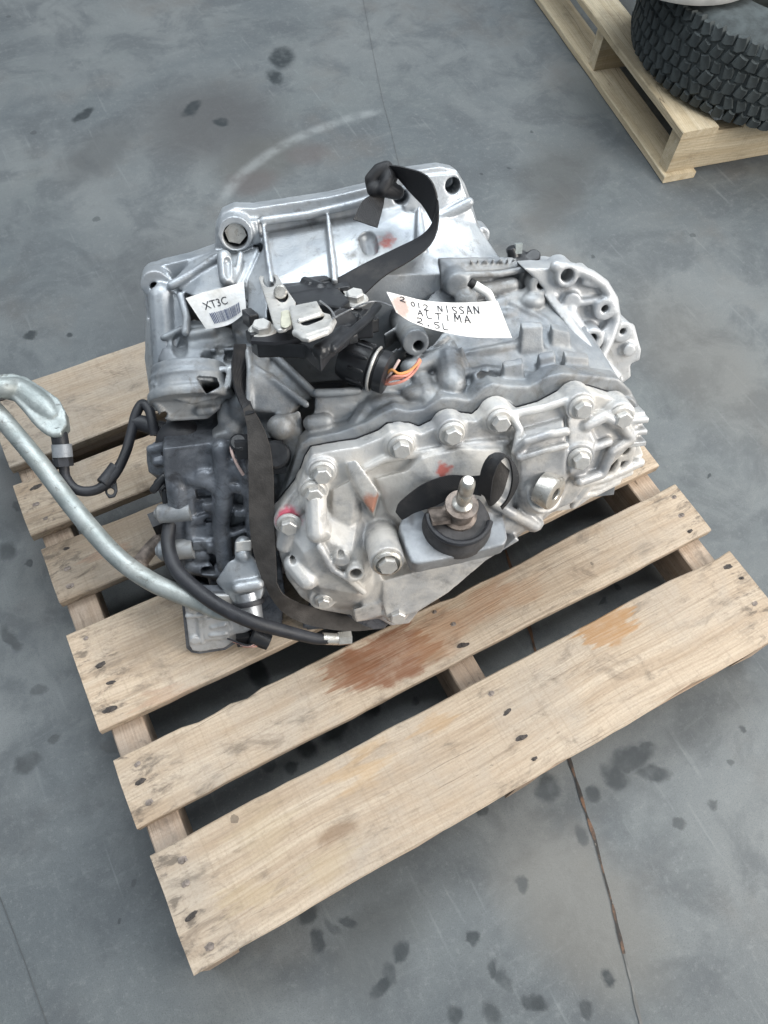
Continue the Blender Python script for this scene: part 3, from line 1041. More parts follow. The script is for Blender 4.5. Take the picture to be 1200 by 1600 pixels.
# rounded casting swells between them
b.cap((0.066, 0.0223, -0.04), (0.0985, 0.0484, -0.075), .018)
b.cap((0.1635, 0.0513, -0.05), (0.1614, 0.0612, -0.075), .017)
b.ball((0.1629, 0.0563, -0.06), .020, (1.7, .6, 1))
b.ball((0.105, 0.047, -0.06), .020, (1.5, .6, 1))
b.cap((0.1982, 0.0664, -0.055), (0.2016, 0.0868, -0.095), .020)
b.cap((0.1456, 0.0821, -0.085), (0.2027, 0.0894, -0.1), .014)
b.hull([(0.1903, 0.0919, -0.085), (0.2186, 0.1078, -0.085), (0.2274, 0.0806, -0.07), (0.1997, 0.0618, -0.065)] + [(0.1961, 0.062, -0.11), (0.2255, 0.0786, -0.11), (0.2335, 0.0474, -0.09), (0.2048, 0.0328, -0.085)])
b.hull([(0.16, 0.0928, -0.09), (0.2113, 0.1138, -0.1), (0.2157, 0.1042, -0.095), (0.1652, 0.0831, -0.085)] + [(0.1618, 0.0695, -0.1), (0.2174, 0.0833, -0.1)])
# oblong pads with their pedestals
for q, (a, d) in enumerate(([(0.3034, 0.1188, -0.102), (0.3338, 0.118, -0.102)], [(0.349, 0.1121, -0.107), (0.376, 0.1041, -0.107)], [(0.2678, 0.0818, -0.06), (0.2955, 0.0848, -0.06)], [(0.3197, 0.0857, -0.068), (0.3433, 0.0882, -0.068)], [(0.3562, 0.087, -0.068), (0.3912, 0.08, -0.068)], [(0.2276, 0.068, -0.062), (0.2497, 0.0771, -0.062)])):
    a, d = Vector(a), Vector(d)
    e = Vector((0, -.005, .010))
    a, d = a + Vector((0, .010, .002)), d + Vector((0, .010, .002))
    b.hull([a, d, a + e, d + e, a + Vector((-.002, -.045, -.006)), d + Vector((.002, -.045, -.006)), a + Vector((-.002, -.045, .018)), d + Vector((.002, -.045, .018))])
# lower filler between pads: shallow ribs
b.caps([(0.245, 0.109, -0.125), (0.2939, 0.0913, -0.098), (0.338, 0.0875, -0.09)], .006)
b.caps([(0.3065, 0.1371, -0.15), (0.3488, 0.117, -0.13), (0.3891, 0.0733, -0.085)], .006)
b.caps([(0.2256, 0.0873, -0.1), (0.2744, 0.0942, -0.095), (0.3218, 0.0974, -0.1)], .007)
b.caps([(0.1444, 0.0607, -0.08), (0.1962, 0.0695, -0.07), (0.2501, 0.0756, -0.07), (0.3099, 0.0648, -0.055), (0.3759, 0.0658, -0.06)], .007)
# upper rear boss cluster
b.cyl((0.2285, 0.1683, -0.18), (0.2285, 0.1683, -0.155), .021, .017)
b.ball((0.2402, 0.1455, -0.155), .016)
b.cap((0.2583, 0.1547, -0.165), (0.3105, 0.1589, -0.168), .011)
b.cap((0.2799, 0.1349, -0.155), (0.338, 0.1465, -0.162), .010)
b.cyl((0.3454, 0.1613, -0.2), (0.3454, 0.1613, -0.148), .0175, .016)
b.ball((0.3354, 0.1388, -0.152), .017, (1.2, .8, 1))
b.ball((0.2963, 0.1256, -0.145), .013, (1.6, .7, 1))
# tall boss in the middle with web ribs
b.cyl((0.1542, 0.1184, -0.2), (0.1542, 0.1184, -0.082), .0215, .0185)
b.hull([(0.1149, 0.1223, -0.12), (0.1563, 0.1345, -0.14), (0.1581, 0.1298, -0.14), (0.1183, 0.1165, -0.12)] + [(0.1165, 0.0766, -0.14), (0.1595, 0.094, -0.16)])
b.hull([(0.1174, 0.1039, -0.1), (0.1451, 0.1105, -0.105), (0.1468, 0.1048, -0.105), (0.1191, 0.0982, -0.1)] + [(0.1189, 0.0456, -0.12), (0.1488, 0.0525, -0.12)])
b.hull([(0.1683, 0.102, -0.1), (0.2068, 0.1142, -0.12), (0.2106, 0.1082, -0.12), (0.171, 0.0952, -0.1)] + [(0.1721, 0.0403, -0.12), (0.2161, 0.0574, -0.14)])
# front wall of the open pocket
b.hull([(0.0125, 0.0707, -0.062), (0.0712, 0.0703, -0.062), (0.1436, 0.0743, -0.075), (0.1426, 0.0653, -0.07), (0.0115, 0.0646, -0.055)] + [(-.005, -.12, -.06), (.16, -.12, -.06), (-.005, -.12, -.05), (.16, -.12, -.05)])
b.caps([(0.0137, 0.0723, -0.054), (0.0444, 0.0701, -0.054), (0.0704, 0.0694, -0.056)], .006)
b.hull([(-0.0131, 0.0043, -0.05), (0.1028, 0.0259, -0.05), (0.1043, 0.0475, -0.055), (0.0084, 0.048, -0.055)] + [(0, -.14, -.05), (.13, -.14, -.05), (0, -.14, -.09), (.13, -.14, -.09)])
b.cap((0.003, 0.0334, -0.045), (0.0221, 0.0342, -0.045), .0115)
# belly under everything
b.hull([(-.03, -.15, -.04), (.40, -.10, -.04), (.02, -.255, -.03), (.30, -.20, -.04), (.40, -.02, -.2), (-.05, -.13, -.2), (.30, -.165, -.2), (.0, -.165, -.2), (.17, -.13, -.2)])
c = B()
c.cyl((0.1576, 0.114, -0.14), (0.1576, 0.114, -0.06), .0072)
c.cyl((0.3477, 0.1608, -0.18), (0.3477, 0.1608, -0.13), .0065)
c.cap((0.2391, 0.0717, -0.055), (0.2533, 0.0741, -0.055), .0085)
case = part('main_case', b, M['case'], voxel=.0018, smooth=2, cutter=c)
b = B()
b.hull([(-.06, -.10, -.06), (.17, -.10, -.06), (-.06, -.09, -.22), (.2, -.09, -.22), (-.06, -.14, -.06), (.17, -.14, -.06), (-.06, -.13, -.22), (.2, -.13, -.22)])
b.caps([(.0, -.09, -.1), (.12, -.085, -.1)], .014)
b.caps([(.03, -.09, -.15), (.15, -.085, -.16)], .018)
part('pocket_floor', b, M['oily'], voxel=.004, smooth=2)  # dark valve metal, its colour also standing in for the pocket's shade

# ---- rounded side housing at the right
b = B()
side = [(0.319, 0.1872), (0.3698, 0.1834), (0.3988, 0.1776), (0.4249, 0.1665), (0.4472, 0.151), (0.4641, 0.1279), (0.4779, 0.0937), (0.4957, 0.0892), (0.5141, 0.0502), (0.5147, 0.0335), (0.4999, 0.0285), (0.5042, 0.0069), (0.492, -0.0027), (0.4693, 0.0016), (0.4338, 0.0368), (0.3915, 0.1011), (0.3663, 0.1396), (0.337, 0.1714)]
b.prism(side, -.215, -.147)
b.caps([(0.3631, 0.1885, -0.142), (0.3897, 0.183, -0.142), (0.4152, 0.1721, -0.142), (0.4371, 0.1569, -0.142), (0.4536, 0.1343, -0.142), (0.4619, 0.1038, -0.14), (0.4519, 0.0737, -0.134), (0.435, 0.0424, -0.126)], .0085)
# the dark ridge that borders it
b.hull([(0.3487, 0.1522, -0.15), (0.3618, 0.1539, -0.15), (0.4541, 0.0377, -0.085), (0.4547, 0.0268, -0.06), (0.4337, 0.0336, -0.065)] + [(0.3653, 0.1143, -0.19), (0.4796, -0.0234, -0.1), (0.4544, -0.0102, -0.1)])
b.hull([(0.3607, 0.1847, -0.15), (0.3789, 0.1708, -0.15), (0.3739, 0.1456, -0.15), (0.3593, 0.1605, -0.15)] + [(0.3801, 0.1627, -0.2), (0.3943, 0.1184, -0.2)])
for p, r in (((0.3792, 0.1754, -0.134), .0165), ((0.4139, 0.1674, -0.137), .010), ((0.4403, 0.1236, -0.132), .0165), ((0.4205, 0.0845, -0.118), .018), ((0.3915, 0.1375, -0.136), .013), ((0.4758, 0.0839, -0.138), .016), ((0.4903, 0.0547, -0.138), .010)):
    b.cyl((p[0], p[1], p[2] - .05), p, r * 1.12, r)
b.cap((0.3971, 0.1333, -0.142), (0.437, 0.1356, -0.142), .006)
b.cap((0.4073, 0.1634, -0.143), (0.4249, 0.1584, -0.143), .006)
b.cap((0.4281, 0.1239, -0.14), (0.4486, 0.1297, -0.14), .005)
b.cap((0.441, 0.0877, -0.136), (0.4626, 0.099, -0.14), .005)
b.cap((0.4068, 0.0929, -0.13), (0.3886, 0.1236, -0.142), .011)
b.cap((0.4468, 0.0777, -0.135), (0.4574, 0.1025, -0.145), .009)
b.hull([(0.4066, 0.0615, -0.12), (0.4399, 0.0624, -0.13), (0.4673, 0.0329, -0.105), (0.4501, 0.0259, -0.09)] + [(0.4262, 0.0239, -0.16), (0.4646, 0.0279, -0.18), (0.4972, -0.0097, -0.16)])
b.caps([(0.4967, 0.082, -0.16), (0.5074, 0.0535, -0.158), (0.5001, 0.0263, -0.16)], .007)
c = B()
for p, r in (((0.3791, 0.1763, -0.134), .0095), ((0.4402, 0.1246, -0.132), .0055), ((0.4203, 0.0865, -0.118), .0075), ((0.4755, 0.0859, -0.138), .005)):
    c.cyl((p[0], p[1], p[2] - .03), (p[0], p[1], p[2] + .02), r)
sidep = part('side_housing', b, M['side'], voxel=.0019, smooth=3, cutter=c)

# ---- end cover
b = B()
cov = [(-0.0106, -0.0012), (-0.001, 0.013), (0.0259, 0.0156), (0.0597, 0.0174), (0.0905, 0.0272), (0.1026, 0.0362), (0.1321, 0.0338), (0.1449, 0.0268), (0.1688, 0.0373), (0.1832, 0.046), (0.203, 0.0411), (0.2177, 0.0376), (0.2319, 0.0501), (0.2514, 0.0554), (0.2691, 0.0489), (0.2784, 0.0404), (0.3086, 0.0466), (0.332, 0.0581), (0.3548, 0.0659), (0.3772, 0.0627), (0.4073, 0.0503), (0.4354, 0.0313), (0.447, 0.0156), (0.4467, -0.0171), (0.4178, -0.0361), (0.4078, -0.0661), (0.3816, -0.0842), (0.3655, -0.1105), (0.3237, -0.125), (0.2822, -0.1487), (0.2407, -0.1871), (0.1836, -0.2455), (0.139, -0.2791), (0.1238, -0.3014), (0.0957, -0.3019), (0.0744, -0.2826), (0.0261, -0.2668), (-0.0114, -0.2518), (-0.0374, -0.2228), (-0.0542, -0.1842), (-0.0599, -0.1431), (-0.0611, -0.1043), (-0.0545, -0.068), (-0.0389, -0.0495), (-0.0215, -0.0284)]
b.prism(cov, -.019, .006)
# lobes under the bolt heads
for p in ((0.0093, -0.0111, 0.012), (0.115, 0.0151, 0.012), (0.1834, 0.0274, 0.012), (0.2477, 0.0391, 0.012), (0.3555, 0.0502, 0.018), (0.4132, 0.0299, 0.018), (-0.004, -0.0368, 0.016), (-0.0409, -0.0848, 0.014), (0.101, -0.2551, 0.03), (-0.0052, -0.2192, 0.02)):
    b.cyl((p[0], p[1], -.018), p, .0225, .0205)
# broad crown in the middle
b.hull([(0.1144, -0.0244, 0.006), (0.1365, 0.0026, 0.006), (0.1974, 0.0102, 0.006), (0.2594, 0.0032, 0.006), (0.3011, -0.0732, 0.006), (0.2689, -0.1575, 0.006), (0.1591, -0.2125, 0.006), (0.1448, -0.14, 0.006)] + [(0.125, -0.0175, 0.02), (0.142, 0.0002, 0.022), (0.1931, 0.0088, 0.024), (0.2504, 0.0011, 0.022), (0.2443, -0.0288, 0.034), (0.1568, -0.03, 0.034), (0.2647, -0.0722, 0.034), (0.2313, -0.1324, 0.034), (0.1669, -0.1479, 0.034), (0.1433, -0.0998, 0.032)])
b.caps([(0.0684, -0.0146, 0.008), (0.0926, -0.0027, 0.01), (0.144, 0.0021, 0.012), (0.2134, 0.0077, 0.012), (0.2605, 0.0041, 0.008)], .0055)
b.hull([(0.0811, -0.0298, 0.012), (0.125, -0.0175, 0.02), (0.1438, -0.0695, 0.03), (0.1405, -0.1239, 0.028), (0.1152, -0.1077, 0.018), (0.0951, -0.0853, 0.012)] + [(0.0768, -0.0393, -0.01), (0.1393, -0.0367, -0.01), (0.1575, -0.1647, -0.01), (0.0922, -0.1158, -0.01)])
# lower left dome
b.hull([(-0.0511, -0.0856, 0.006), (-0.0223, -0.058, 0.006), (0.0549, -0.0839, 0.006), (0.0885, -0.1548, 0.006), (0.0854, -0.2567, 0.006), (0.046, -0.2629, 0.006), (-0.0104, -0.2411, 0.006), (-0.0479, -0.1868, 0.006)] + [(-0.0265, -0.1217, 0.036), (0.0018, -0.1013, 0.04), (0.0392, -0.1206, 0.046), (0.0564, -0.1639, 0.048), (0.0426, -0.1974, 0.044), (-0.0086, -0.1842, 0.036)])
b.hull([(0.0218, -0.0395, 0.012), (0.0567, -0.0214, 0.016), (0.0539, -0.1194, 0.014), (0.0319, -0.1342, 0.026), (0.0175, -0.0737, 0.014)] + [(0.0139, -0.0572, -0.01), (0.0691, -0.0538, -0.01), (0.063, -0.1512, -0.01), (0.0161, -0.156, -0.01)])
# fin and long round boss
b.hull([(0.0418, 0.004, 0.018), (0.0541, 0.0086, 0.022), (0.0794, -0.0332, 0.034), (0.071, -0.0663, 0.036), (0.065, -0.0579, 0.032), (0.0488, -0.033, 0.02)] + [(0.0431, -0.0171, -0.005), (0.0778, -0.1105, -0.005), (0.0882, -0.0741, -0.005)])
b.cap((-0.0025, -0.0478, 0.018), (-0.0056, -0.0893, 0.036), .0155, .0150)
b.cap((-0.0276, -0.0651, 0.01), (-0.0075, -0.0308, 0.012), .010)
b.cap((-0.0422, -0.0987, 0.012), (-0.0506, -0.1222, 0.008), .013)
b.cap((-0.0251, -0.1713, 0.03), (-0.0404, -0.1513, 0.016), .016)
b.caps([(0.011, -0.1458, 0.048), (0.0317, -0.1619, 0.053), (0.0515, -0.192, 0.048)], .005)
b.caps([(-0.0034, -0.1077, 0.045), (0.011, -0.1458, 0.048)], .006)
b.cyl((0.0414, -0.1516, 0.0), (0.0414, -0.1516, 0.058), .0160, .0125)
b.cyl((0.0241, -0.1282, 0.0), (0.0241, -0.1282, 0.052), .0130, .0115)
b.cyl((0.0047, -0.0908, 0.0), (0.0047, -0.0908, 0.045), .0105, .0085)
# the big round bosses
b.cyl((0.0833, -0.1236, -0.012), (0.0833, -0.1236, 0.074), .0250, .0235)
b.caps([(0.0668, -0.1202, 0.006), (0.0823, -0.1122, 0.008), (0.1005, -0.1125, 0.008)], .004)
b.hull([(0.0629, -0.1336, 0.03), (0.0813, -0.1837, 0.035), (0.0747, -0.2347, 0.03), (0.0493, -0.2306, 0.03)] + [(0.0661, -0.1559, 0.0), (0.0858, -0.212, 0.0), (0.0779, -0.2733, -0.0), (0.0469, -0.2618, 0.0)])
# flat lower face
flat = [(0.079, -0.2218), (0.082, -0.1865), (0.1294, -0.1775), (0.1948, -0.171), (0.2562, -0.1548), (0.2739, -0.137), (0.28, -0.1435), (0.2325, -0.172), (0.1769, -0.224), (0.1337, -0.2516), (0.1192, -0.2567), (0.0845, -0.2572)]
b.prism(flat, -.01, .036)
b.hull([(0.0366, -0.2354, 0.032), (0.0791, -0.2259, 0.034), (0.0778, -0.2563, 0.03), (0.0395, -0.266, 0.026)] + [(0.039, -0.2631, -0.0), (0.0834, -0.2551, 0.0), (0.0813, -0.2882, 0.0), (0.0361, -0.2806, 0.0)])
# right block
b.hull([(0.2679, 0.0186, 0.004), (0.3379, 0.0321, 0.004), (0.3621, -0.0661, 0.004), (0.3442, -0.1236, 0.004), (0.273, -0.1366, 0.004)] + [(0.2695, 0.0065, 0.036), (0.2842, 0.0241, 0.04), (0.324, 0.0328, 0.04), (0.3297, 0.0059, 0.044), (0.3329, -0.0349, 0.042), (0.3088, -0.0575, 0.04), (0.2767, -0.066, 0.038)])
b.caps([(0.2687, 0.0462, 0.01), (0.3075, 0.0504, 0.01), (0.3366, 0.0576, 0.01)], .006)
b.caps([(0.2652, 0.0021, 0.034), (0.276, 0.0194, 0.04), (0.3065, 0.0293, 0.044), (0.3271, 0.0308, 0.044)], .0065)
b.caps([(0.2683, -0.0035, 0.042), (0.2993, 0.0066, 0.046), (0.3276, 0.0121, 0.048)], .005)
b.caps([(0.2639, 0.0439, 0.012), (0.2731, 0.0263, 0.02), (0.2652, 0.0021, 0.034)], .006)
b.cyl((0.3547, -0.0182, -0.01), (0.3547, -0.0182, 0.034), .0250, .0220)
b.hull([(0.3388, 0.0351, 0.02), (0.363, 0.0325, 0.02), (0.3761, 0.0027, 0.03), (0.3661, -0.0386, 0.034), (0.341, -0.0371, 0.04)] + [(0.3483, 0.0241, -0.01), (0.4045, -0.0219, -0.01), (0.3891, -0.0885, -0.01), (0.3592, -0.0794, -0.01)])
b.hull([(0.3387, 0.0322, 0.014), (0.3874, 0.0402, 0.012), (0.4353, 0.0208, 0.012), (0.443, -0.0106, 0.01), (0.41, -0.0318, 0.014), (0.4001, -0.0617, 0.014), (0.3619, -0.0693, 0.018)] + [(0.3521, 0.0149, -0.018), (0.4512, 0.0042, -0.018), (0.4588, -0.0323, -0.018), (0.3792, -0.1031, -0.018)])
b.caps([(0.3632, 0.024, 0.022), (0.3894, 0.0344, 0.02), (0.4109, 0.0217, 0.022)], .008)
b.caps([(0.4159, 0.0182, 0.02), (0.4337, -0.0069, 0.015), (0.406, -0.021, 0.02), (0.3969, -0.0556, 0.02), (0.3607, -0.0577, 0.03)], .008)
b.caps([(0.3756, -0.0103, 0.024), (0.3993, -0.0053, 0.02)], .007)
# plug boss and lower right flange
b.cyl((0.2982, -0.0881, -0.005), (0.3086, -0.0635, 0.042), .034, .0275)
b.caps([(0.2389, -0.0728, 0.036), (0.2655, -0.0943, 0.036), (0.3062, -0.1311, 0.022)], .0085)
b.hull([(0.2702, -0.102, 0.022), (0.3175, -0.1083, 0.022), (0.3069, -0.1362, 0.018), (0.2728, -0.1422, 0.022), (0.2507, -0.1268, 0.03)] + [(0.2709, -0.1119, -0.01), (0.3496, -0.1279, -0.01), (0.2842, -0.1709, -0.01)])
b.cyl((0.3052, -0.1274, -0.01), (0.3052, -0.1274, 0.024), .0155, .0135)
# webbed foot at lower right
b.prism([(0.3557, -0.0967), (0.4236, -0.0863), (0.4774, -0.0493), (0.4865, -0.0686), (0.4465, -0.108), (0.3913, -0.1503), (0.359, -0.1518)], -.055, -.036)
b.caps([(0.3543, -0.0908, -0.012), (0.4157, -0.0878, -0.016), (0.4778, -0.074, -0.028)], .0075)
b.caps([(0.3526, -0.105, -0.014), (0.4143, -0.1009, -0.018), (0.4644, -0.0887, -0.026)], .005)
b.caps([(0.3905, -0.0878, -0.014), (0.38, -0.1165, -0.016)], .005)
for q in range(7):
    a0 = Vector((0.3604, -0.0938, -0.012)).lerp(Vector((0.474, -0.068, -0.026)), q / 6)
    b.cap(a0, a0 + Vector((-.012 - .002 * q, -.030 + .002 * q, -.004)), .0038)
b.caps([(0.4593, -0.062, -0.024), (0.4461, -0.0853, -0.024)], .005)
b.caps([(0.3597, -0.1171, -0.014), (0.4099, -0.1126, -0.018), (0.4444, -0.0993, -0.022)], .0055)
b.caps([(0.4099, -0.0794, -0.014), (0.3923, -0.1023, -0.014), (0.3765, -0.1296, -0.016)], .0055)
b.caps([(0.439, -0.068, -0.02), (0.4279, -0.0939, -0.02)], .005)
b.cyl((0.4468, -0.0476, -0.05), (0.4468, -0.0476, -0.018), .0185, .0165)
# small finned stub at the right tip
for q in range(3):
    p = Vector((0.4506, 0.0161, 0.0)) + Vector((0, -.017 * q, .002 * q))
    b.hull([p + Vector((x, y, z)) for x in (-.022, .008) for y in (-.004, .004) for z in (-.012, .012)])
b.hull([Vector((0.4482, -0.002, -0.005)) + Vector((x, y, z)) for x in (-.018, .008) for y in (-.026, .026) for z in (-.016, .006)])
c = B()
c.hull([(0.2793, 0.0125, 0.042), (0.3202, 0.0232, 0.046), (0.3226, 0.0173, 0.046), (0.2817, 0.0046, 0.042)] + [(0.2728, 0.023, 0.06), (0.3136, 0.0324, 0.062), (0.3159, 0.0266, 0.062), (0.2751, 0.0152, 0.06)])
c.cyl((0.0415, -0.1505, 0.036), (0.0415, -0.1505, 0.08), .0082)
c.cyl((-0.042, -0.1405, 0.0), (-0.042, -0.1405, 0.06), .0042)
c.cyl((0.0235, -0.1213, 0.042), (0.0235, -0.1213, 0.08), .0050)
c.cyl((0.445, -0.0447, -0.03), (0.445, -0.0447, 0.0), .0085)
cover = part('end_cover', b, M['cover'], voxel=.0016, smooth=2, cutter=c)

b = B()
b.prism([(p[0] * 1.004 - .0006, p[1] * 1.006 + .0004) for p in cov], -.0212, -.0186)
part('gasket', b, M['rubber'])

# ---- differential side at the left: shelf, bearing ring, webs
b = B()
b.hullv([(-0.192, 0.1028, -0.215), (-0.1583, 0.1254, -0.235), (-0.1222, 0.1204, -0.235), (-0.0843, 0.1106, -0.21), (-0.0853, 0.1026, -0.18), (-0.1232, 0.1004, -0.17), (-0.185, 0.0964, -0.18)], .062)
b.hull([(-0.1905, 0.1045, -0.19), (-0.1411, 0.1011, -0.175), (-0.1335, 0.0865, -0.15), (-0.186, 0.0826, -0.16), (-0.2004, 0.0902, -0.18)] + [(-.21, .055, -.2), (-.14, .055, -.18)])
b.caps([(-0.1898, 0.1102, -0.205), (-0.1582, 0.1191, -0.215), (-0.1222, 0.116, -0.215)], .006)
b.cap((-0.1496, 0.1114, -0.2), (-0.1221, 0.1137, -0.2), .010)
b.cyl((-0.073, 0.1411, -0.22), (-0.073, 0.1411, -0.185), .019, .017)
b.hull([(-0.0919, 0.1336, -0.19), (-0.0599, 0.139, -0.18), (-0.0597, 0.1211, -0.165), (-0.0869, 0.117, -0.17)] + [(-.10, -.05, -.2), (-.05, -.05, -.2), (-.05, -.05, -.15)])
b.caps([(-0.123, 0.1004, -0.165), (-0.0737, 0.1027, -0.155)], .004)
b.hull([(-0.124, 0.0948, -0.17), (-0.0644, 0.1046, -0.16), (-0.068, 0.0776, -0.145), (-0.1212, 0.0806, -0.15)] + [(-.10, -.06, -.2), (-.05, -.06, -.2)])
# middle body under the gusset
b.hull([(-0.1077, 0.0659, -0.125), (-0.0688, 0.0739, -0.12), (-0.0265, 0.0299, -0.08), (-0.0465, -0.0667, -0.055), (-0.1001, -0.063, -0.06), (-0.1305, -0.0111, -0.085), (-0.1177, 0.0373, -0.105)] + [(-.15, -.12, -.18), (.0, -.12, -.18), (-.15, -.20, -.06), (.0, -.20, -.06)])
b.ball((-0.0869, 0.0364, -0.1), .022, (1, 1.3, .8))
b.ball((-0.1065, 0.0092, -0.095), .018)
b.cap((-0.115, 0.0246, -0.1), (-0.1119, 0.0464, -0.105), .010)
b.cyl((-0.1211, 0.0033, -0.1), (-0.1211, 0.0033, -0.075), .015, .013)
# gusset plate
b.hull([(-0.0729, 0.0918, -0.09), (-0.0438, 0.0894, -0.1), (-0.0076, 0.0544, -0.065), (-0.0246, 0.0414, -0.06), (-0.0784, 0.05, -0.07)] + [(-0.0755, 0.0697, -0.12), (-0.0454, 0.0672, -0.13), (-0.0077, 0.0281, -0.1), (-0.0257, 0.0149, -0.09), (-0.0825, 0.0161, -0.1)])
b.hull([(-0.0733, 0.1132, -0.135), (-0.0608, 0.1148, -0.14), (-0.039, 0.1054, -0.14), (-0.0489, 0.0875, -0.11), (-0.0677, 0.0917, -0.1)] + [(-0.0748, 0.0865, -0.16), (-0.0415, 0.0744, -0.17), (-0.0711, 0.0606, -0.14)])
b.caps([(-0.0442, 0.1078, -0.135), (-0.0154, 0.0845, -0.105), (0.0126, 0.0633, -0.07)], .0060)
b.caps([(-0.0638, 0.0948, -0.105), (-0.0384, 0.0804, -0.085), (-0.0011, 0.0551, -0.058)], .0055)
b.caps([(-0.0717, 0.1122, -0.13), (-0.0705, 0.0966, -0.1), (-0.0781, 0.0523, -0.065)], .005)
b.hull([(-0.0431, 0.1002, -0.142), (0.0112, 0.0597, -0.078), (-0.0023, 0.0506, -0.072), (-0.0609, 0.0883, -0.12)] + [(-0.0443, 0.0869, -0.152), (0.0108, 0.0456, -0.088), (-0.0624, 0.0738, -0.132)])
b.hull([(-0.0477, 0.0445, -0.055), (-0.0086, 0.0498, -0.055), (-0.0143, -0.0173, -0.035), (-0.0501, -0.0137, -0.045)] + [(-.05, -.16, -.06), (.0, -.16, -.06), (-.05, -.1, -.1), (.0, -.1, -.1)])
b.ball((-0.0385, 0.0287, -0.05), .019, (1, 1, .8))
c = B()
c.cyl((-0.1675, 0.1025, -0.21), (-0.1675, 0.1025, -0.14), .011)
c.box((-0.1106, 0.0985, -0.155), (.012, .012, .05))
c.box((-0.0814, 0.0911, -0.15), (.05, .016, .03))
diff = part('differential_case', b, M['case'], voxel=.0024, smooth=4, cutter=c)

# ---- bearing cup with its flange apron
b = B()
pb = Vector((-0.1547, 0.0572, -0.108))
ca = Vector((.02, .80, -.60)).normalized()
b.lathe(pb, ca, [(.057, -.006), (.0585, .0), (.0575, .006), (.0535, .009), (.0530, .022), (.0545, .024), (.0540, .028), (.0515, .030), (.0510, .040), (.0490, .044)], 56)
apron = [(-0.1987, 0.0932), (-0.1906, 0.0832), (-0.1755, 0.0649), (-0.1534, 0.055), (-0.1269, 0.0598), (-0.1059, 0.0747), (-0.0967, 0.0794), (-0.1046, 0.0595), (-0.1264, 0.0406), (-0.1379, 0.034), (-0.1858, 0.0362), (-0.1996, 0.0445), (-0.2022, 0.0667)]
b.prism(apron, -.112, -.092)
b.caps([(-0.1838, 0.038, -0.092), (-0.1376, 0.0359, -0.092), (-0.1202, 0.0477, -0.092)], .0045)
b.caps([(-0.1942, 0.089, -0.088), (-0.1809, 0.0775, -0.082), (-0.1529, 0.0644, -0.08), (-0.122, 0.0678, -0.082), (-0.102, 0.078, -0.088)], .0035)
b.caps([(-0.1988, 0.0869, -0.098), (-0.2006, 0.0627, -0.094), (-0.1929, 0.0438, -0.092), (-0.1838, 0.038, -0.092)], .005)
b.cap((-0.1446, 0.0454, -0.09), (-0.129, 0.0457, -0.09), .007)
c = B()
c.cyl(pb + ca * .014, pb + ca * .09, .0440, .0460, 48)
c.cyl((-0.1931, 0.0443, -0.14), (-0.1931, 0.0443, -0.07), .0050)
c.hull([(-0.1345, 0.1209, -0.03), (-0.1099, 0.1168, -0.03), (-0.107, 0.1043, -0.03), (-0.1259, 0.0957, -0.03)] + [(-0.1601, 0.0288, -0.25), (-0.1297, 0.0237, -0.25), (-0.126, 0.0082, -0.25), (-0.1494, -0.0025, -0.25)])
ring = part('bearing_cup', b, M['case'], voxel=.0016, smooth=2, cutter=c)
b = B()
b.hull([(-0.157, 0.097, -0.13), (-0.092, 0.1014, -0.1), (-0.0929, 0.095, -0.098), (-0.1221, 0.0933, -0.1), (-0.1566, 0.0956, -0.12)] + [(-0.1602, 0.0852, -0.15), (-0.0947, 0.0835, -0.13)])
b.hull([(-0.0987, 0.102, -0.1), (-0.0889, 0.0993, -0.1), (-0.0986, 0.0771, -0.085), (-0.1092, 0.0744, -0.085)] + [(-0.1014, 0.0861, -0.13), (-0.0915, 0.0813, -0.13), (-0.1013, 0.0604, -0.11)])
part('bridge_web', b, M['bell'], voxel=.0018, smooth=3)

# ---- oil-blackened valve side at the lower left
b = B()
b.prism([(-0.2007, 0.0132), (-0.1326, 0.0152), (-0.0401, -0.0053), (-0.0516, -0.2281), (-0.0902, -0.2929), (-0.1768, -0.2722), (-0.2141, -0.2342), (-0.2235, -0.166), (-0.2108, -0.0778), (-0.2064, -0.026)], -.19, -.062, .96)
b.hull([(-0.228, -0.0132, -0.1), (-0.2175, -0.0044, -0.11), (-0.1392, 0.0103, -0.1), (-0.1182, 0.0003, -0.08), (-0.1317, -0.0335, -0.07), (-0.2049, -0.0523, -0.085), (-0.232, -0.0472, -0.1)] + [(-0.2392, -0.05, -0.14), (-0.1507, -0.0496, -0.16), (-0.1284, -0.0631, -0.14), (-0.2155, -0.0912, -0.13)])
b.caps([(-0.221, -0.0098, -0.098), (-0.18, 0.0009, -0.092), (-0.1265, 0.0032, -0.08)], .007)
b.caps([(-0.216, -0.0277, -0.092), (-0.165, -0.0178, -0.082), (-0.1249, -0.0169, -0.072)], .007)
b.caps([(-0.122, 0.0014, -0.06), (-0.1237, -0.0539, -0.05), (-0.1385, -0.1137, -0.045), (-0.1415, -0.1786, -0.04)], .0135)
b.caps([(-0.0937, -0.0013, -0.05), (-0.0911, -0.0762, -0.045), (-0.0951, -0.1517, -0.042)], .012)
b.caps([(-0.1689, -0.0446, -0.07), (-0.1427, -0.0492, -0.06), (-0.1275, -0.0671, -0.055)], .014)
b.caps([(-0.1906, -0.0577, -0.07), (-0.1917, -0.0845, -0.07)], .016)
b.hull([(-0.1806, -0.1181, -0.06), (-0.1379, -0.1082, -0.05), (-0.1413, -0.1322, -0.048), (-0.184, -0.1399, -0.056)] + [(-0.1907, -0.1627, -0.11), (-0.148, -0.1686, -0.11)])
b.caps([(-0.1912, -0.1848, -0.05), (-0.1458, -0.1959, -0.04), (-0.1264, -0.2049, -0.04)], .012)
b.caps([(-0.2053, -0.2107, -0.055), (-0.1704, -0.2329, -0.045)], .010)
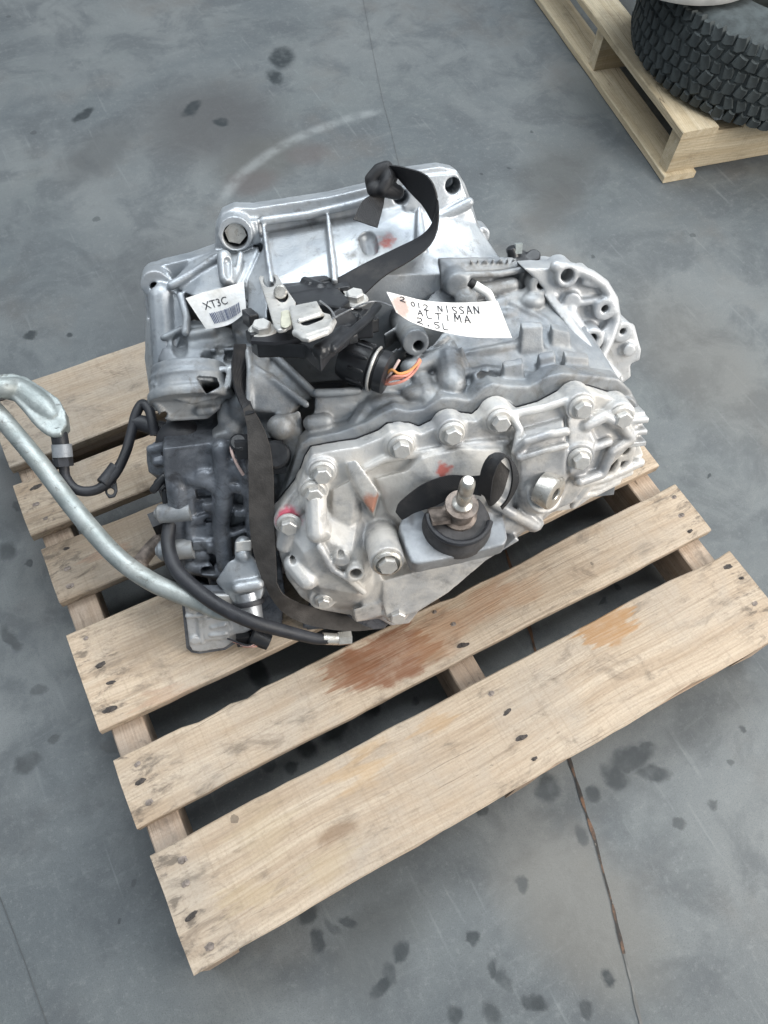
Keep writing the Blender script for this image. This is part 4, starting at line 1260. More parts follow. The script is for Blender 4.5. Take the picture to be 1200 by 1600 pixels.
b.caps([(-0.1746, -0.0585, -0.068), (-0.1951, -0.2062, -0.055)], .009)
for p in ((-0.1499, -0.0398, -0.058), (-0.1478, -0.0841, -0.052), (-0.1085, -0.0338, -0.048), (-0.1748, -0.1694, -0.05), (-0.1294, -0.1789, -0.038)):
    b.ball(p, .012, (1.2, 1, .6))
c = B()
c.box((-0.1562, -0.0688, -0.055), (.022, .018, .03))
c.box((-0.1678, -0.1866, -0.04), (.020, .010, .03))
rng = random.Random(12)
spots_ = [(-0.1885, -0.0249, -0.085), (-0.1671, -0.0321, -0.075), (-0.1458, -0.0224, -0.068), (-0.1101, -0.0195, -0.05), (-0.1791, -0.0519, -0.072), (-0.1062, -0.0558, -0.046), (-0.161, -0.0631, -0.064), (-0.1406, -0.0721, -0.052), (-0.1095, -0.0935, -0.042), (-0.1542, -0.1016, -0.055), (-0.1718, -0.109, -0.058), (-0.1157, -0.126, -0.042), (-0.1684, -0.147, -0.05), (-0.151, -0.1544, -0.044), (-0.1851, -0.1812, -0.052), (-0.1644, -0.2068, -0.042), (-0.1368, -0.1458, -0.042), (-0.1982, -0.2264, -0.05), (-0.1827, -0.2381, -0.046), (-0.202, -0.0345, -0.09), (-0.2109, -0.0213, -0.098), (-0.0701, -0.0338, -0.04), (-0.0742, -0.0834, -0.036), (-0.0791, -0.1482, -0.034), (-0.1365, -0.0375, -0.06)]
for p in spots_:
    sx, sy, sz = rng.uniform(.012, .032), rng.uniform(.007, .022), rng.uniform(.012, .026)
    b.box((p[0], p[1], p[2] - .004), (sx, sy, sz), Matrix.Rotation(rng.uniform(-.35, .35), 3, 'Z'))
valve = part('valve_body_case', b, M['oily'], voxel=.0019, smooth=2, cutter=c, disp=.0006)
for (a, d, r) in (((-0.2269, -0.0996, -0.07), (-0.177, -0.0955, -0.062), .0140), ((-0.2356, -0.1588, -0.062), (-0.1827, -0.1548, -0.054), .0150)):
    b = B()
    b.cyl(d, a, r * 1.05, r, 24, .004)
    e = (Vector(a) - Vector(d)).normalized()
    b.cyl(Vector(a), Vector(a) + e * .003, r * .55, r * .5, 16)
    part('boss', b, M['case'], valve)
b = B()
b.lathe((-0.1784, -0.0189, -0.125), (-.15, .35, .9), [(.036, 0), (.036, .018), (.033, .030), (.024, .038), (.008, .041)], 32)
part('solenoid_cap', b, M['rubber'], valve)
b = B()
b.caps([(-0.2113, -0.0698, -0.08), (-0.2132, -0.1014, -0.075)], .006)
b.caps([(-0.2254, -0.0617, -0.075), (-0.2086, -0.0457, -0.08)], .006)
part('clip', b, M['black_plastic'], valve)

# ---- sensor housing low on the left, with its seal and collar
b = B()
b.hull([(-0.1551, -0.1825, -0.005), (-0.1329, -0.1538, -0.01), (-0.1018, -0.1435, -0.01), (-0.0872, -0.1648, -0.005), (-0.0863, -0.1938, 0.006), (-0.0939, -0.21, 0.014), (-0.1313, -0.216, 0.014)] + [(-0.1628, -0.2417, -0.07), (-0.1412, -0.2137, -0.07), (-0.094, -0.2258, -0.07), (-0.0922, -0.2588, -0.06), (-0.1384, -0.2794, -0.05)])
b.cap((-0.1099, -0.1374, -0.025), (-0.1114, -0.1481, -0.015), .0125)
b.caps([(-0.1238, -0.1871, 0.01), (-0.0945, -0.1846, 0.01)], .009)
sens = part('sensor_housing', b, M['bell'], voxel=.0022, smooth=4)
p = Vector((-0.1141, -0.2175, 0.004))
ax = Vector((.05, -.85, .5)).normalized()
b = B()
b.lathe(p, ax, [(.018, 0), (.0235, 0), (.0245, .003), (.0235, .007), (.018, .007)], 28)
part('seal', b, M['rubber'], sens)
b = B()
b.cyl(p - ax * .012, p + ax * .034, .0195, .0180, 24, .003)
part('collar', b, M['machined'], sens)
b = B()
b.hull([(-0.1188, -0.1235, -0.012), (-0.0955, -0.1223, -0.012), (-0.0978, -0.1404, -0.008), (-0.121, -0.1393, -0.008)] + [(-0.1207, -0.136, -0.03), (-0.0968, -0.1349, -0.03)])
part('clamp', b, M['bright_steel'], sens, voxel=.0018, smooth=2)

# ---- pan flange plate at the lower left corner
b = B()
b.prism([(-0.2063, -0.2003), (-0.1928, -0.1894), (-0.1094, -0.2026), (-0.1112, -0.2767), (-0.1386, -0.2967), (-0.1596, -0.3101), (-0.1981, -0.3112), (-0.2097, -0.3065), (-0.2155, -0.2962)], -.012, .002)
pan = part('pan_plate', b, M['oily'])
b = B()
b.prism([(-0.2024, -0.204), (-0.1916, -0.1939), (-0.1135, -0.2063), (-0.1142, -0.2706), (-0.1414, -0.2891), (-0.1603, -0.3015), (-0.1967, -0.3029), (-0.2064, -0.2986), (-0.2092, -0.2876)], .0, .007)
b.hull([(-0.182, -0.2362, 0.012), (-0.1483, -0.232, 0.012), (-0.1435, -0.264, 0.012), (-0.1513, -0.2793, 0.012), (-0.1846, -0.276, 0.012)] + [(-0.1855, -0.2437, 0.0), (-0.1478, -0.24, 0.0), (-0.1434, -0.2761, 0.0), (-0.1892, -0.2902, -0.0)])
b.caps([(-0.202, -0.229, 0.008), (-0.1794, -0.2303, 0.008)], .004)
b.caps([(-0.1859, -0.2366, 0.008), (-0.1896, -0.2827, 0.008)], .004)
b.caps([(-0.1699, -0.2532, 0.012), (-0.1529, -0.2511, 0.012)], .0035)
b.caps([(-0.174, -0.2677, 0.012), (-0.1535, -0.2686, 0.012)], .0035)
b.cyl((-0.192, -0.2139, 0), (-0.192, -0.2139, 0.012), .0105, .0095)
b.cyl((-0.1995, -0.276, 0), (-0.1995, -0.276, 0.012), .0085, .0075)
part('pan_face', b, M['side'], pan, voxel=.0016, smooth=2)
b = B()
b.cyl((-0.191, -0.2094, 0.01), (-0.191, -0.2094, 0.016), .0075, .007, 6)
part('bolt', b, M['zinc'], pan)
# rear foot that carries the case on the pallet
b = B()
b.hull([(-0.0437, -0.3063, -0.016), (0.0844, -0.3147, -0.0004), (0.1321, -0.2949, -0.0375), (0.0168, -0.2666, -0.0908)] + [(.02, -.24, -.01), (.10, -.25, -.005), (.10, -.2, -.06), (.0, -.2, -.06)])
b.hull([(-0.1135, -0.3093, -0.0104), (-0.0731, -0.3067, -0.0154), (-0.0754, -0.2608, -0.1016), (-0.1255, -0.2576, -0.1077)] + [(-.13, -.24, -.03), (-.06, -.24, -.03), (-.06, -.18, -.06), (-.12, -.18, -.06)])
part('oil_pan', b, M['oily'], voxel=.003, smooth=3)

# ---- bolts
def bolt_mesh(rw, rh, h):
    q = B()
    q.lathe((0, 0, 0), (0, 0, 1), [(rw, 0), (rw, .0022), (rw * .86, .0045), (rh * .9, .0045)], 26)
    q.loft([[(rh * math.cos(t), rh * math.sin(t), z) for t in (math.pi / 3 * i for i in range(6))] for z in (.003, h - .0015)] +
           [[(rh * .86 * math.cos(t), rh * .86 * math.sin(t), h) for t in (math.pi / 3 * i for i in range(6))]])
    me = q.mesh('bolt')
    me.materials.append(M['bright_steel'])
    return me


BM = bolt_mesh(.0175, .0120, .0135)
BS = bolt_mesh(.0135, .0095, .0110)


def put_bolt(p, me, parent, axis=(0, 0, 1), turn=0.0, label=None):
    rot = Vector((0, 0, 1)).rotation_difference(Vector(axis).normalized()).to_matrix().to_4x4()
    o = link('bolt', me, None, parent, FR @ Matrix.Translation(p) @ rot @ Matrix.Rotation(turn, 4, 'Z'))
    if label:
        o['label'] = label
    return o


for i, p in enumerate(((0.0093, -0.0111, 0.012), (0.115, 0.0151, 0.012), (0.1834, 0.0274, 0.012), (0.2477, 0.0391, 0.012), (0.3555, 0.0502, 0.018), (0.4132, 0.0299, 0.018), (-0.004, -0.0368, 0.016), (0.3547, -0.0182, 0.034), (0.101, -0.2551, 0.03))):
    put_bolt(p, BM, cover, (0, -.05, 1), i * .7)
put_bolt((-0.0409, -0.0848, 0.014), BM, cover, (-.1, -.05, 1), .3, 'bolt daubed with pink red paint')
put_bolt((-0.0052, -0.2192, 0.02), BS, cover, (0, -.15, 1), .5)
# big hollow-head bolt in the round boss
b = B()
p = Vector((0.0834, -0.1244, 0.073))
b.lathe(p, (0, -.06, 1), [(.0205, -.002), (.0205, .004), (.0190, .006), (.0165, .007), (.0165, .002), (.0160, .0015)], 30)
bb = part('boss_bolt', b, M['zinc'], cover)
b = B()
b.cyl(p, p + Vector((0, -.001, .012)), .0135, .0125, 6)
part('hex_head', b, M['bright_steel'], bb)

# ---- round plug with a socket
d = Vector((0.3161, -0.0564, 0.055))
ax = Vector((.62, -.12, .77)).normalized()
b = B()
b.lathe(d, ax, [(.0245, -.020), (.0245, .0), (.0228, .0025), (.0205, .003), (.0098, .003), (.0085, .0015), (.0078, -.008), (.002, -.0085)], 40)
plug = part('drain_plug', b, M['zinc'], cover)
b = B()
b.cyl(d - ax * .010, d - ax * .003, .0074, .0074, 6)
part('socket', b, M['dark'], plug)

# ---- mount bracket with rubber bush and stud (world-upright)
UPZ = Vector((0.0, .882948, .469472))


def wv(pts):
    return [Vector(p) for p in pts]


b = B()
out = [(0.1187, -0.0843, 0.0137), (0.1269, -0.0825, 0.0103), (0.1753, -0.0735, -0.0065), (0.2273, -0.0765, -0.0011), (0.2445, -0.0826, 0.0105), (0.2528, -0.0937, 0.0313), (0.2518, -0.1122, 0.0662), (0.2456, -0.1167, 0.0747), (0.2276, -0.1182, 0.0774), (0.1645, -0.1216, 0.0838), (0.1221, -0.1231, 0.0866), (0.1145, -0.1213, 0.0833), (0.1111, -0.1139, 0.0694), (0.1067, -0.0952, 0.0343)]
b.loft([[Vector(p) - UPZ * .030 for p in out], [Vector(p) for p in out]])
b.hull([Vector(p) - UPZ * .026 for p in out] + [(0.1328, -0.1397, 0.02), (0.254, -0.1342, 0.02), (0.2321, -0.0664, 0.02), (0.1333, -0.0641, 0.02)])
brk = part('mount_bracket', b, M['bracket'], voxel=.0024, smooth=4)
base = Vector((0.185, -0.0993, 0.0419))
top = Vector((0.1903, 0.0007, 0.0882))
b = B()
b.lathe(base, UPZ, [(.0480, -.008), (.0480, .004), (.0460, .010), (.0435, .013), (.0425, .019), (.0395, .026), (.0300, .028), (.0, .028)], 44)
bush = part('rubber_bush', b, M['dirty_rubber'], brk)
b = B()
rr = [base + UPZ * .0285 + Vector((math.cos(t), 0, 0)) * .042 + Vector((0, -.469472, .882948)) * math.sin(t) * .042 for t in (R(20 + 8 * i) for i in range(22))]
b.tube(rr, .0045, 8, 2)
part('rubber_lip', b, M['rubber'], bush)
b = B()
b.lathe(base, UPZ, [(.024, .024), (.024, .032), (.0190, .034), (.0180, .040), (.0192, .042), (.0180, .046), (.0192, .049), (.0175, .056)], 28)
part('spacer', b, M['rust_steel'], brk)
b = B()
b.lathe(base, UPZ, [(.010, .056), (.0218, .056), (.0224, .0572), (.0218, .0588), (.010, .0588)], 36)
part('washer', b, M['rust_steel'], brk)
b = B()
b.lathe(base, UPZ, [(.0135, .0588), (.0135, .0630), (.0112, .0650), (.0085, .0665), (.0085, .072), (.0100, .074), (.0100, .090), (.0092, .0915), (.0100, .093), (.0100, .110), (.0092, .116), (.0065, .120), (.0, .121)], 28)
part('stud', b, M['zinc'], brk)
b = B()
b.box(base + UPZ * .034 + Vector((-.028, 0, 0)), (.024, .006, .034))
part('stop_tab', b, M['rust_steel'], brk)

# ---- range switch, shift lever and cable bracket on top
b = B()
b.prismv([(-0.0174, -0.2675), (0.0032, -0.2823), (0.0294, -0.2486), (0.0481, -0.1963), (0.0658, -0.1117), (0.0548, -0.0882), (0.0315, -0.1071), (0.0001, -0.115), (-0.0145, -0.2034)], 0.128, 0.178)
b.prismv([(-0.0618, -0.0266), (-0.0583, -0.0593), (-0.0394, -0.0782), (-0.0101, -0.0593), (0.0437, -0.07), (0.0879, -0.1227), (0.0854, -0.0971), (0.0563, -0.0205), (0.0314, 0.0166), (0.0168, 0.0532), (0.0014, 0.0096), (-0.0323, -0.0046), (-0.0536, -0.0076)], 0.146, 0.165)
b.cyl((0.0424, 0.148, -0.0673), (0.0575, 0.168, -0.0434), .022, .02)
b.box((0.0786, 0.148, -0.0898), (.035, .03, .03))
b.caps([(0.0182, 0.168, 0.0401), (0.0353, 0.168, 0.0176), (0.0499, 0.168, -0.0111)], .010)
b.cap((-0.0086, 0.178, -0.2328), (0.0356, 0.178, -0.1553), .010)
b.box((0.061, 0.168, -0.1526), (.03, .03, .02))
for p, sz in (((0.0049, 0.182, -0.2218), (.03, .012, .02)), ((0.0334, 0.182, -0.1776), (.034, .010, .022)), ((0.0093, 0.178, -0.1535), (.05, .01, .03)), ((0.056, 0.172, -0.1195), (.02, .014, .03)), ((0.033, 0.16, -0.0039), (.016, .016, .018)),
              ((0.0556, 0.15, -0.0359), (.03, .012, .012)), ((0.0111, 0.158, 0.0068), (.02, .012, .014)), ((0.0943, 0.14, -0.1135), (.02, .02, .03)), ((-0.0546, 0.165, -0.0332), (.02, .014, .02)), ((0.0658, 0.162, -0.0826), (.024, .01, .016)), ((-0.0616, 0.15, -0.1408), (.014, .02, .03)), ((-0.0557, 0.15, -0.1928), (.02, .016, .02))):
    b.box(p, sz, Matrix.Rotation(.35, 3, 'Y'))
b.prismv([(-0.0174, -0.2496), (0.003, -0.2674), (0.0318, -0.2365), (0.0522, -0.178), (0.0687, -0.0896), (0.0541, -0.0626), (0.03, -0.0838), (-0.0007, -0.0915), (-0.015, -0.1776)], .13, .182)
b.caps([(0.0334, 0.168, 0.0376), (0.0598, 0.168, -0.0087), (0.0841, 0.168, -0.0487), (0.1061, 0.168, -0.098)], .006)
sw = part('range_switch', b, M['black_plastic'], voxel=.0016, smooth=1)
b = B()
b.prismv([(-0.0607, -0.0072), (-0.0574, -0.0324), (-0.0386, -0.0323), (-0.0005, -0.0144), (-0.0013, -0.0016), (-0.0321, 0.0038)], 0.165, 0.169)
part('switch_plate', b, M['rubber'], sw)
put_bolt((-0.0463, 0.169, -0.0337), BM, sw, (0, 1, .3), .2)
put_bolt((0.0782, 0.173, -0.1108), BM, sw, (0, 1, .3), .6)

lev = B()
out = [(-0.0454, -0.1886), (-0.0406, -0.2087), (-0.0333, -0.2162), (-0.0245, -0.2107), (-0.019, -0.1908), (-0.0097, -0.1275), (-0.0011, -0.0726), (-0.0053, -0.0276), (-0.0113, 0.0114), (-0.0184, 0.0205), (-0.0274, 0.0225), (-0.0313, 0.0088), (-0.0365, -0.0714)]
lev.prismv(out, .186, .191)
cl = B()
cl.cyl((-0.0313, 0.178, -0.2108), (-0.0311, 0.198, -0.1436), .0085)
cl.cyl((-0.0165, 0.178, -0.1379), (-0.0172, 0.198, -0.0752), .0075)
lever = part('shift_lever', lev, M['bright_steel'], voxel=.0014, smooth=1, cutter=cl)
b = B()
b.cyl((-0.0187, 0.178, -0.1467), (-0.0189, 0.2, -0.0874), .0090, .0085, 18, .002)
part('pivot_pin', b, M['zinc'], lever)
b = B()
b.hull([(-0.0205, 0.194, -0.0271), (-0.0124, 0.194, -0.0345), (-0.0096, 0.194, -0.0152), (-0.0114, 0.194, 0.0198), (-0.0185, 0.194, 0.0287), (-0.024, 0.194, 0.021)] + [(-0.0217, 0.188, -0.0499), (-0.0105, 0.188, -0.0519), (-0.0104, 0.188, 0.0033), (-0.0241, 0.188, 0.0086)])
part('paint_mark', b, plain('cream_paint', (.62, .60, .48), .5), lever, voxel=.0016, smooth=2)

lev = B()
lev.prismv([(-0.0112, -0.0305), (0.0239, -0.0435), (0.0263, -0.0164), (0.0279, 0.0002), (0.0354, 0.0088), (0.0369, 0.0313), (0.0345, 0.0478), (0.0288, 0.0629), (0.0047, 0.081), (-0.0033, 0.0751), (-0.0093, 0.0578), (-0.01, 0.0306)], 0.194, 0.200)
lev.caps([(-0.008, 0.197, 0.054), (0.0037, 0.197, 0.0708), (0.0295, 0.197, 0.0528), (0.0362, 0.197, 0.0291)], .0048)
cl = B()
cl.hull([(-0.0002, 0.183, -0.0218), (0.0051, 0.183, -0.032), (0.0267, 0.183, -0.0455), (0.0307, 0.183, -0.0374), (0.0285, 0.183, -0.0216), (0.0078, 0.183, -0.0041), (0.0012, 0.183, -0.008)] + [(-0.0028, 0.213, 0.0629), (0.0021, 0.213, 0.0537), (0.0216, 0.213, 0.0414), (0.0253, 0.213, 0.0488), (0.0233, 0.213, 0.0631), (0.0045, 0.213, 0.0789), (-0.0015, 0.213, 0.0755)])
cable = part('cable_bracket', lev, M['bright_steel'], voxel=.0014, smooth=1, cutter=cl)
b = B()
b.caps([(-0.0017, 0.202, 0.0298), (0.0113, 0.202, 0.0221), (0.0253, 0.202, 0.0145)], .0028)
part('slot_lip', b, M['bright_steel'], cable)
b = B()
b.hull([(0.0654, 0.178, -0.1392), (0.083, 0.178, -0.1404), (0.0795, 0.178, -0.1056), (0.069, 0.178, -0.1029)] + [(0.0666, 0.174, -0.1518), (0.0843, 0.174, -0.153), (0.0808, 0.174, -0.1178), (0.0702, 0.174, -0.1151)])
part('switch_tab', b, M['bright_steel'], sw)

# ---- round wiring connector in the pocket, with its wires
a, d = Vector((0.0709, 0.1017, -0.075)), Vector((0.1027, 0.093, -0.058))
ax = (d - a).normalized()
b = B()
b.lathe(a, ax, [(.024, -.02), (.0275, -.012), (.0290, .004), (.0290, .022), (.0265, .024), (.0265, .032), (.0285, .034), (.0285, .046), (.020, .048)], 34)
for t in range(10):
    an = t * math.pi / 5
    x = ax.orthogonal().normalized()
    y = ax.cross(x)
    e = (x * math.cos(an) + y * math.sin(an)) * .0285
    b.cap(a + ax * .0 + e, a + ax * .018 + e, .0028)
conn = part('wiring_connector', b, M['black_plastic'])
b = B()
x = ax.orthogonal().normalized()
y = ax.cross(x)
b.tube([a + ax * .028 + (x * math.cos(t) + y * math.sin(t)) * .0295 for t in (R(-60 + 25 * i) for i in range(11))], .0022, 8, 3)
part('spring_clip', b, M['bright_steel'], conn)
b = B()
b.hull([(0.0611, 0.1209, -0.1), (0.0788, 0.1256, -0.1), (0.1023, 0.1139, -0.085), (0.0743, 0.0864, -0.08), (0.0543, 0.0981, -0.09)] + [(0.0633, 0.0999, -0.13), (0.0815, 0.1048, -0.13), (0.1065, 0.0857, -0.12)])
part('connector_base', b, M['black_plastic'], conn, voxel=.002, smooth=3)
wires = (('wire_pink', [(0.1043, 0.0825, -0.048), (0.1165, 0.0871, -0.043), (0.1294, 0.0895, -0.043), (0.1462, 0.0994, -0.05), (0.1541, 0.1074, -0.055)]), ('wire_orange', [(0.1065, 0.0906, -0.05), (0.1142, 0.1, -0.043), (0.1238, 0.095, -0.04), (0.1403, 0.0962, -0.046), (0.155, 0.1056, -0.055)]),
         ('wire_pink', [(0.1024, 0.079, -0.048), (0.1136, 0.0806, -0.042), (0.1305, 0.0852, -0.04), (0.1458, 0.0931, -0.048), (0.155, 0.1038, -0.055)]), ('wire_white', [(0.1069, 0.0859, -0.048), (0.1152, 0.0977, -0.044), (0.1258, 0.1103, -0.05)]), ('wire_pink', [(0.1075, 0.0817, -0.047), (0.1169, 0.092, -0.04), (0.1343, 0.0913, -0.042), (0.1483, 0.1002, -0.052)]))
for m_, pts in wires:
    b = B()
    b.tube(pts, .0020, 8, 6)
    part('wire', b, M[m_], conn)
# small connector under the strap, with a stray lead
b = B()
b.cyl((-0.0934, 0.0009, -0.055), (-0.0958, 0.0217, -0.035), .014, .0125, 18, .003)
b.box((-0.0496, -0.0052, -0.035), (.026, .040, .03))
b.cyl((-0.0482, -0.0137, -0.05), (-0.0489, 0.0078, -0.015), .021, .019, 20, .003)
b.box((-0.0905, 0.0106, -0.04), (.02, .026, .022))
pg = part('pressure_sensor', b, M['black_plastic'])
b = B()
b.tube([(-0.1049, 0.0174, -0.045), (-0.106, 0.0083, -0.035), (-0.102, -0.0119, -0.035), (-0.0958, -0.0298, -0.035)], .0022, 8, 6)
part('wire', b, M['wire_white'], pg)
# connector at the lower plate with a bundle of leads
b = B()
b.cyl((-0.092, -0.2938, 0.0158), (-0.1175, -0.2792, 0.0096), .012, .014, 18, .003)
b.box((-0.1289, -0.2849, 0.0075), (.02, .018, .02))
pg = part('harness_plug', b, M['black_plastic'])
for q in range(6):
    b = B()
    s0 = Vector((-0.1026, -0.2875, 0.0125)) + Vector((0, .002 * q - .006, .004))
    e0 = Vector((-0.1418, -0.2893, 0.0115)) + Vector((-.004 * q + .01, -.006 + .004 * q, .004))
    b.tube([s0, s0.lerp(e0, .4) + Vector((0, .004 - .002 * q, .008)), e0], .0015, 6, 6)
    part('wire', b, M[('wire_pink', 'wire_white', 'rubber')[q % 3]], pg)
# breather stub: white hose end
b = B()
b.tube([(0.2443, 0.1761, -0.128), (0.2536, 0.1702, -0.125), (0.263, 0.1633, -0.122), (0.2699, 0.1492, -0.125)], .0062, 14, 6)
br = part('breather_hose', b, M['white_plastic'])
b = B()
b.cyl((0.2443, 0.1761, -0.128), Vector((0.2443, 0.1761, -0.128)) + (Vector((0.2416, 0.1779, -0.1285)) - Vector((0.2443, 0.1761, -0.128))).normalized() * .0075, .0064, .0060, 16)
part('hose_mouth', b, M['dark'], br)
# black plug at the back edge
b = B()
b.hull([(0.3131, 0.1952, -0.2), (0.3321, 0.1976, -0.21), (0.3566, 0.1875, -0.2), (0.352, 0.1796, -0.19), (0.3267, 0.1833, -0.18), (0.3152, 0.1887, -0.19)] + [(0.3283, 0.1722, -0.23), (0.3629, 0.1677, -0.22)])
b.cyl((0.3532, 0.174, -0.21), (0.3489, 0.1912, -0.195), .011, .010)
b.cyl((0.3211, 0.1883, -0.2), (0.3154, 0.2031, -0.2), .009, .008)
pg = part('rear_connector', b, M['black_plastic'], voxel=.0018, smooth=2)
b = B()
b.box((0.3253, 0.2019, -0.195), (.010, .014, .006))
part('lock_tab', b, M['pipe'], pg)


# ---- sheets bent between two rails
class Sheet:
    def __init__(self, ra, rb, sub=8):
        n = 24
        self.a = self.res(spline(ra, 12), n)
        self.b = self.res(spline(rb, 12), n)
        self.n = n

    @staticmethod
    def res(ps, n):
        d = [0]
        for p, q in zip(ps, ps[1:]):
            d.append(d[-1] + (q - p).length)
        out = []
        j = 0
        for i in range(n + 1):
            t = d[-1] * i / n
            while j < len(ps) - 2 and d[j + 1] < t:
                j += 1
            f = (t - d[j]) / max(d[j + 1] - d[j], 1e-9)
            out.append(ps[j].lerp(ps[j + 1], f))
        return out

    def at(self, s, t, off=0.0):
        s = min(max(s, 0), 1) * self.n
        i = min(int(s), self.n - 1)
        f = s - i
        p = self.a[i].lerp(self.a[i + 1], f)
        q = self.b[i].lerp(self.b[i + 1], f)
        nn = ((self.a[i + 1] - self.a[i]) + (self.b[i + 1] - self.b[i])).cross(q - p)
        nn = -nn.normalized() if nn.length > 1e-9 else Vector((0, 0, 1))
        if nn.z + .4 * nn.y < 0:
            nn = -nn
        return p.lerp(q, t) + nn * off

    def solid(self, b, th, nt=4, ns=48, wave=0.0):
        g = []
        for i in range(ns + 1):
            row = []
            for side in (th / 2, -th / 2):
                r = [self.at(i / ns, j / nt, side + wave * math.sin(i * .9 + j)) for j in range(nt + 1)]
                row += r if side > 0 else r[::-1]
            g.append(row)
        b.loft(g)
        return b


# barcode sticker on the bell housing
stick = Sheet([(-0.1475, 0.1709, -0.185), (-0.1205, 0.1773, -0.186), (-0.0939, 0.1814, -0.186), (-0.0661, 0.1872, -0.186)], [(-0.1254, 0.1313, -0.168), (-0.1093, 0.1329, -0.165), (-0.0893, 0.1375, -0.165), (-0.0672, 0.152, -0.165)])
b = B()
stick.solid(b, .0008, 3)
st = part('barcode_sticker', b, M['paper'], label='white sticker printed XT3C with a barcode')


def text_on(sheet, txt, s0, t0, size, aspect, mat, parent, off=.0009, lean=0.0, name='lettering'):
    cu = bpy.data.curves.new('txt', 'FONT')
    cu.body = txt
    o = bpy.data.objects.new('txt', cu)
    COL.objects.link(o)
    dg = bpy.context.evaluated_depsgraph_get()
    dg.update()
    me = bpy.data.meshes.new_from_object(o.evaluated_get(dg))
    bpy.data.objects.remove(o)
    bm = bmesh.new()
    bm.from_mesh(me)
    bmesh.ops.triangulate(bm, faces=bm.faces[:])
    for v in bm.verts:
        v.co = sheet.at(s0 + v.co.x * size * aspect, t0 - v.co.y * size + lean * v.co.x * size, off)
    me2 = bpy.data.meshes.new(name)
    bm.to_mesh(me2)
    bm.free()
    bpy.data.meshes.remove(me)
    return part(name, me2, mat, parent)


text_on(stick, 'XT3C', .20, .46, .30, .60, M['ink'], st)
b = B()
rng = random.Random(5)
s = .24
while s < .84:
    wd = rng.choice((.008, .012, .018))
    q = [stick.at(s, .58, .0009), stick.at(s + wd, .58, .0009), stick.at(s + wd, .88, .0009), stick.at(s, .88, .0009)]
    q2 = [stick.at(s, .58, .0012), stick.at(s + wd, .58, .0012), stick.at(s + wd, .88, .0012), stick.at(s, .88, .0012)]
    b.loft([q, q2])
    s += wd + rng.choice((.008, .012, .016))
part('barcode', b, M['ink_blue'], st)

# ------------------------------------------------------------------ paper tag tied to the lever
tagsheet = Sheet([(0.1122, 0.1997, -0.055), (0.1344, 0.1908, -0.062), (0.1654, 0.1785, -0.072), (0.2098, 0.1697, -0.08), (0.265, 0.1662, -0.085)], [(0.1206, 0.1795, -0.035), (0.1392, 0.1629, -0.045), (0.1746, 0.1444, -0.055), (0.229, 0.1262, -0.065), (0.2837, 0.1186, -0.07)])
TG = empty('paper_tag', (.10, .08, .53))
tag(TG, 'white paper tag handwritten 2012 NISSAN ALTIMA 2.5L on the transmission', 'tag')
b = B()
tagsheet.solid(b, .0006, 6)
part('sheet', b, M['paper'], TG)
GL = {
    '2': [[(.05, .75), (.2, .98), (.6, 1), (.72, .75), (.5, .45), (0, .02), (.4, .06), (.85, .0)]], '0': [[(.4, .95), (.1, .75), (.08, .3), (.35, .02), (.65, .2), (.7, .65), (.4, .95)]],
    '1': [[(.35, 1), (.32, 0)]], 'N': [[(.0, 0), (.08, 1)], [(.08, 1), (.62, .05)], [(.62, .05), (.72, 1)]], 'I': [[(.35, 1), (.33, 0)]],
    'S': [[(.7, .9), (.35, 1), (.08, .78), (.3, .52), (.6, .35), (.5, .05), (.05, .05)]], 'A': [[(0, 0), (.4, 1)], [(.4, 1), (.75, 0)], [(.1, .35), (.65, .4)]],
    'L': [[(.1, 1), (.08, .05), (.7, .0)]], 'T': [[(-.05, .95), (.8, 1)], [(.38, .98), (.34, 0)]], 'M': [[(0, 0), (.1, .98)], [(.1, .98), (.42, .3)], [(.42, .3), (.75, 1)], [(.75, 1), (.85, 0)]],
    '5': [[(.7, 1), (.2, .97), (.12, .6), (.5, .62), (.68, .35), (.45, .05), (.05, .05)]], '.': [[(.25, .10), (.45, .0), (.3, .02), (.42, .10)]],
}


def hand(sheet, txt, s0, t0, ds, hs, ht, drift, parent, name):
    q = B()
    for i, ch in enumerate(txt):
        if ch == ' ':
            continue
        for st_ in GL[ch]:
            pts = []
            for x, y in st_:
                jx, jy = .06 * noise.noise(Vector((i * 3.1, x * 2, y * 2 + len(txt)))), .10 * noise.noise(Vector((i * 5.7, y * 2, x * 2 + 9)))
                pts.append((s0 + i * ds + (x + jx + .12 * y) * hs, t0 + drift * i + .012 * ((i * 7) % 3 - 1) - (y + jy) * ht * (1 + .1 * ((i * 5) % 3 - 1)), 0))
            sp = spline(pts, 5) if len(pts) > 2 else [Vector(p) for p in pts]
            ps = [sheet.at(p.x, p.y, .0007) for p in sp]
            q.tube(ps, .00068, 5, 1)
    part(name, q, M['ink'], parent)


hand(tagsheet, '2', .105, .27, .055, .058, .20, 0, TG, 'lettering')
hand(tagsheet, '012', .205, .34, .060, .050, .20, 0, TG, 'lettering')
hand(tagsheet, 'NISSAN', .455, .33, .063, .056, .22, 0, TG, 'lettering')
hand(tagsheet, 'ALTIMA', .250, .62, .082, .062, .23, -.006, TG, 'lettering')
hand(tagsheet, '2.5L', .220, .93, .076, .066, .22, -.008, TG, 'lettering')
b = B()
b.tube([(0.0353, 0.206, 0.0438), (0.0631, 0.1817, -0.05), (0.0836, 0.189, -0.05), (0.1001, 0.1895, -0.052), (0.1167, 0.1847, -0.045)], .0011, 6, 8)
b.tube([(0.0268, 0.204, -0.028), (0.0351, 0.206, 0.0084), (0.0386, 0.206, 0.0403)], .0011, 6, 8)
part('tie_wire', b, M['tin'], TG)

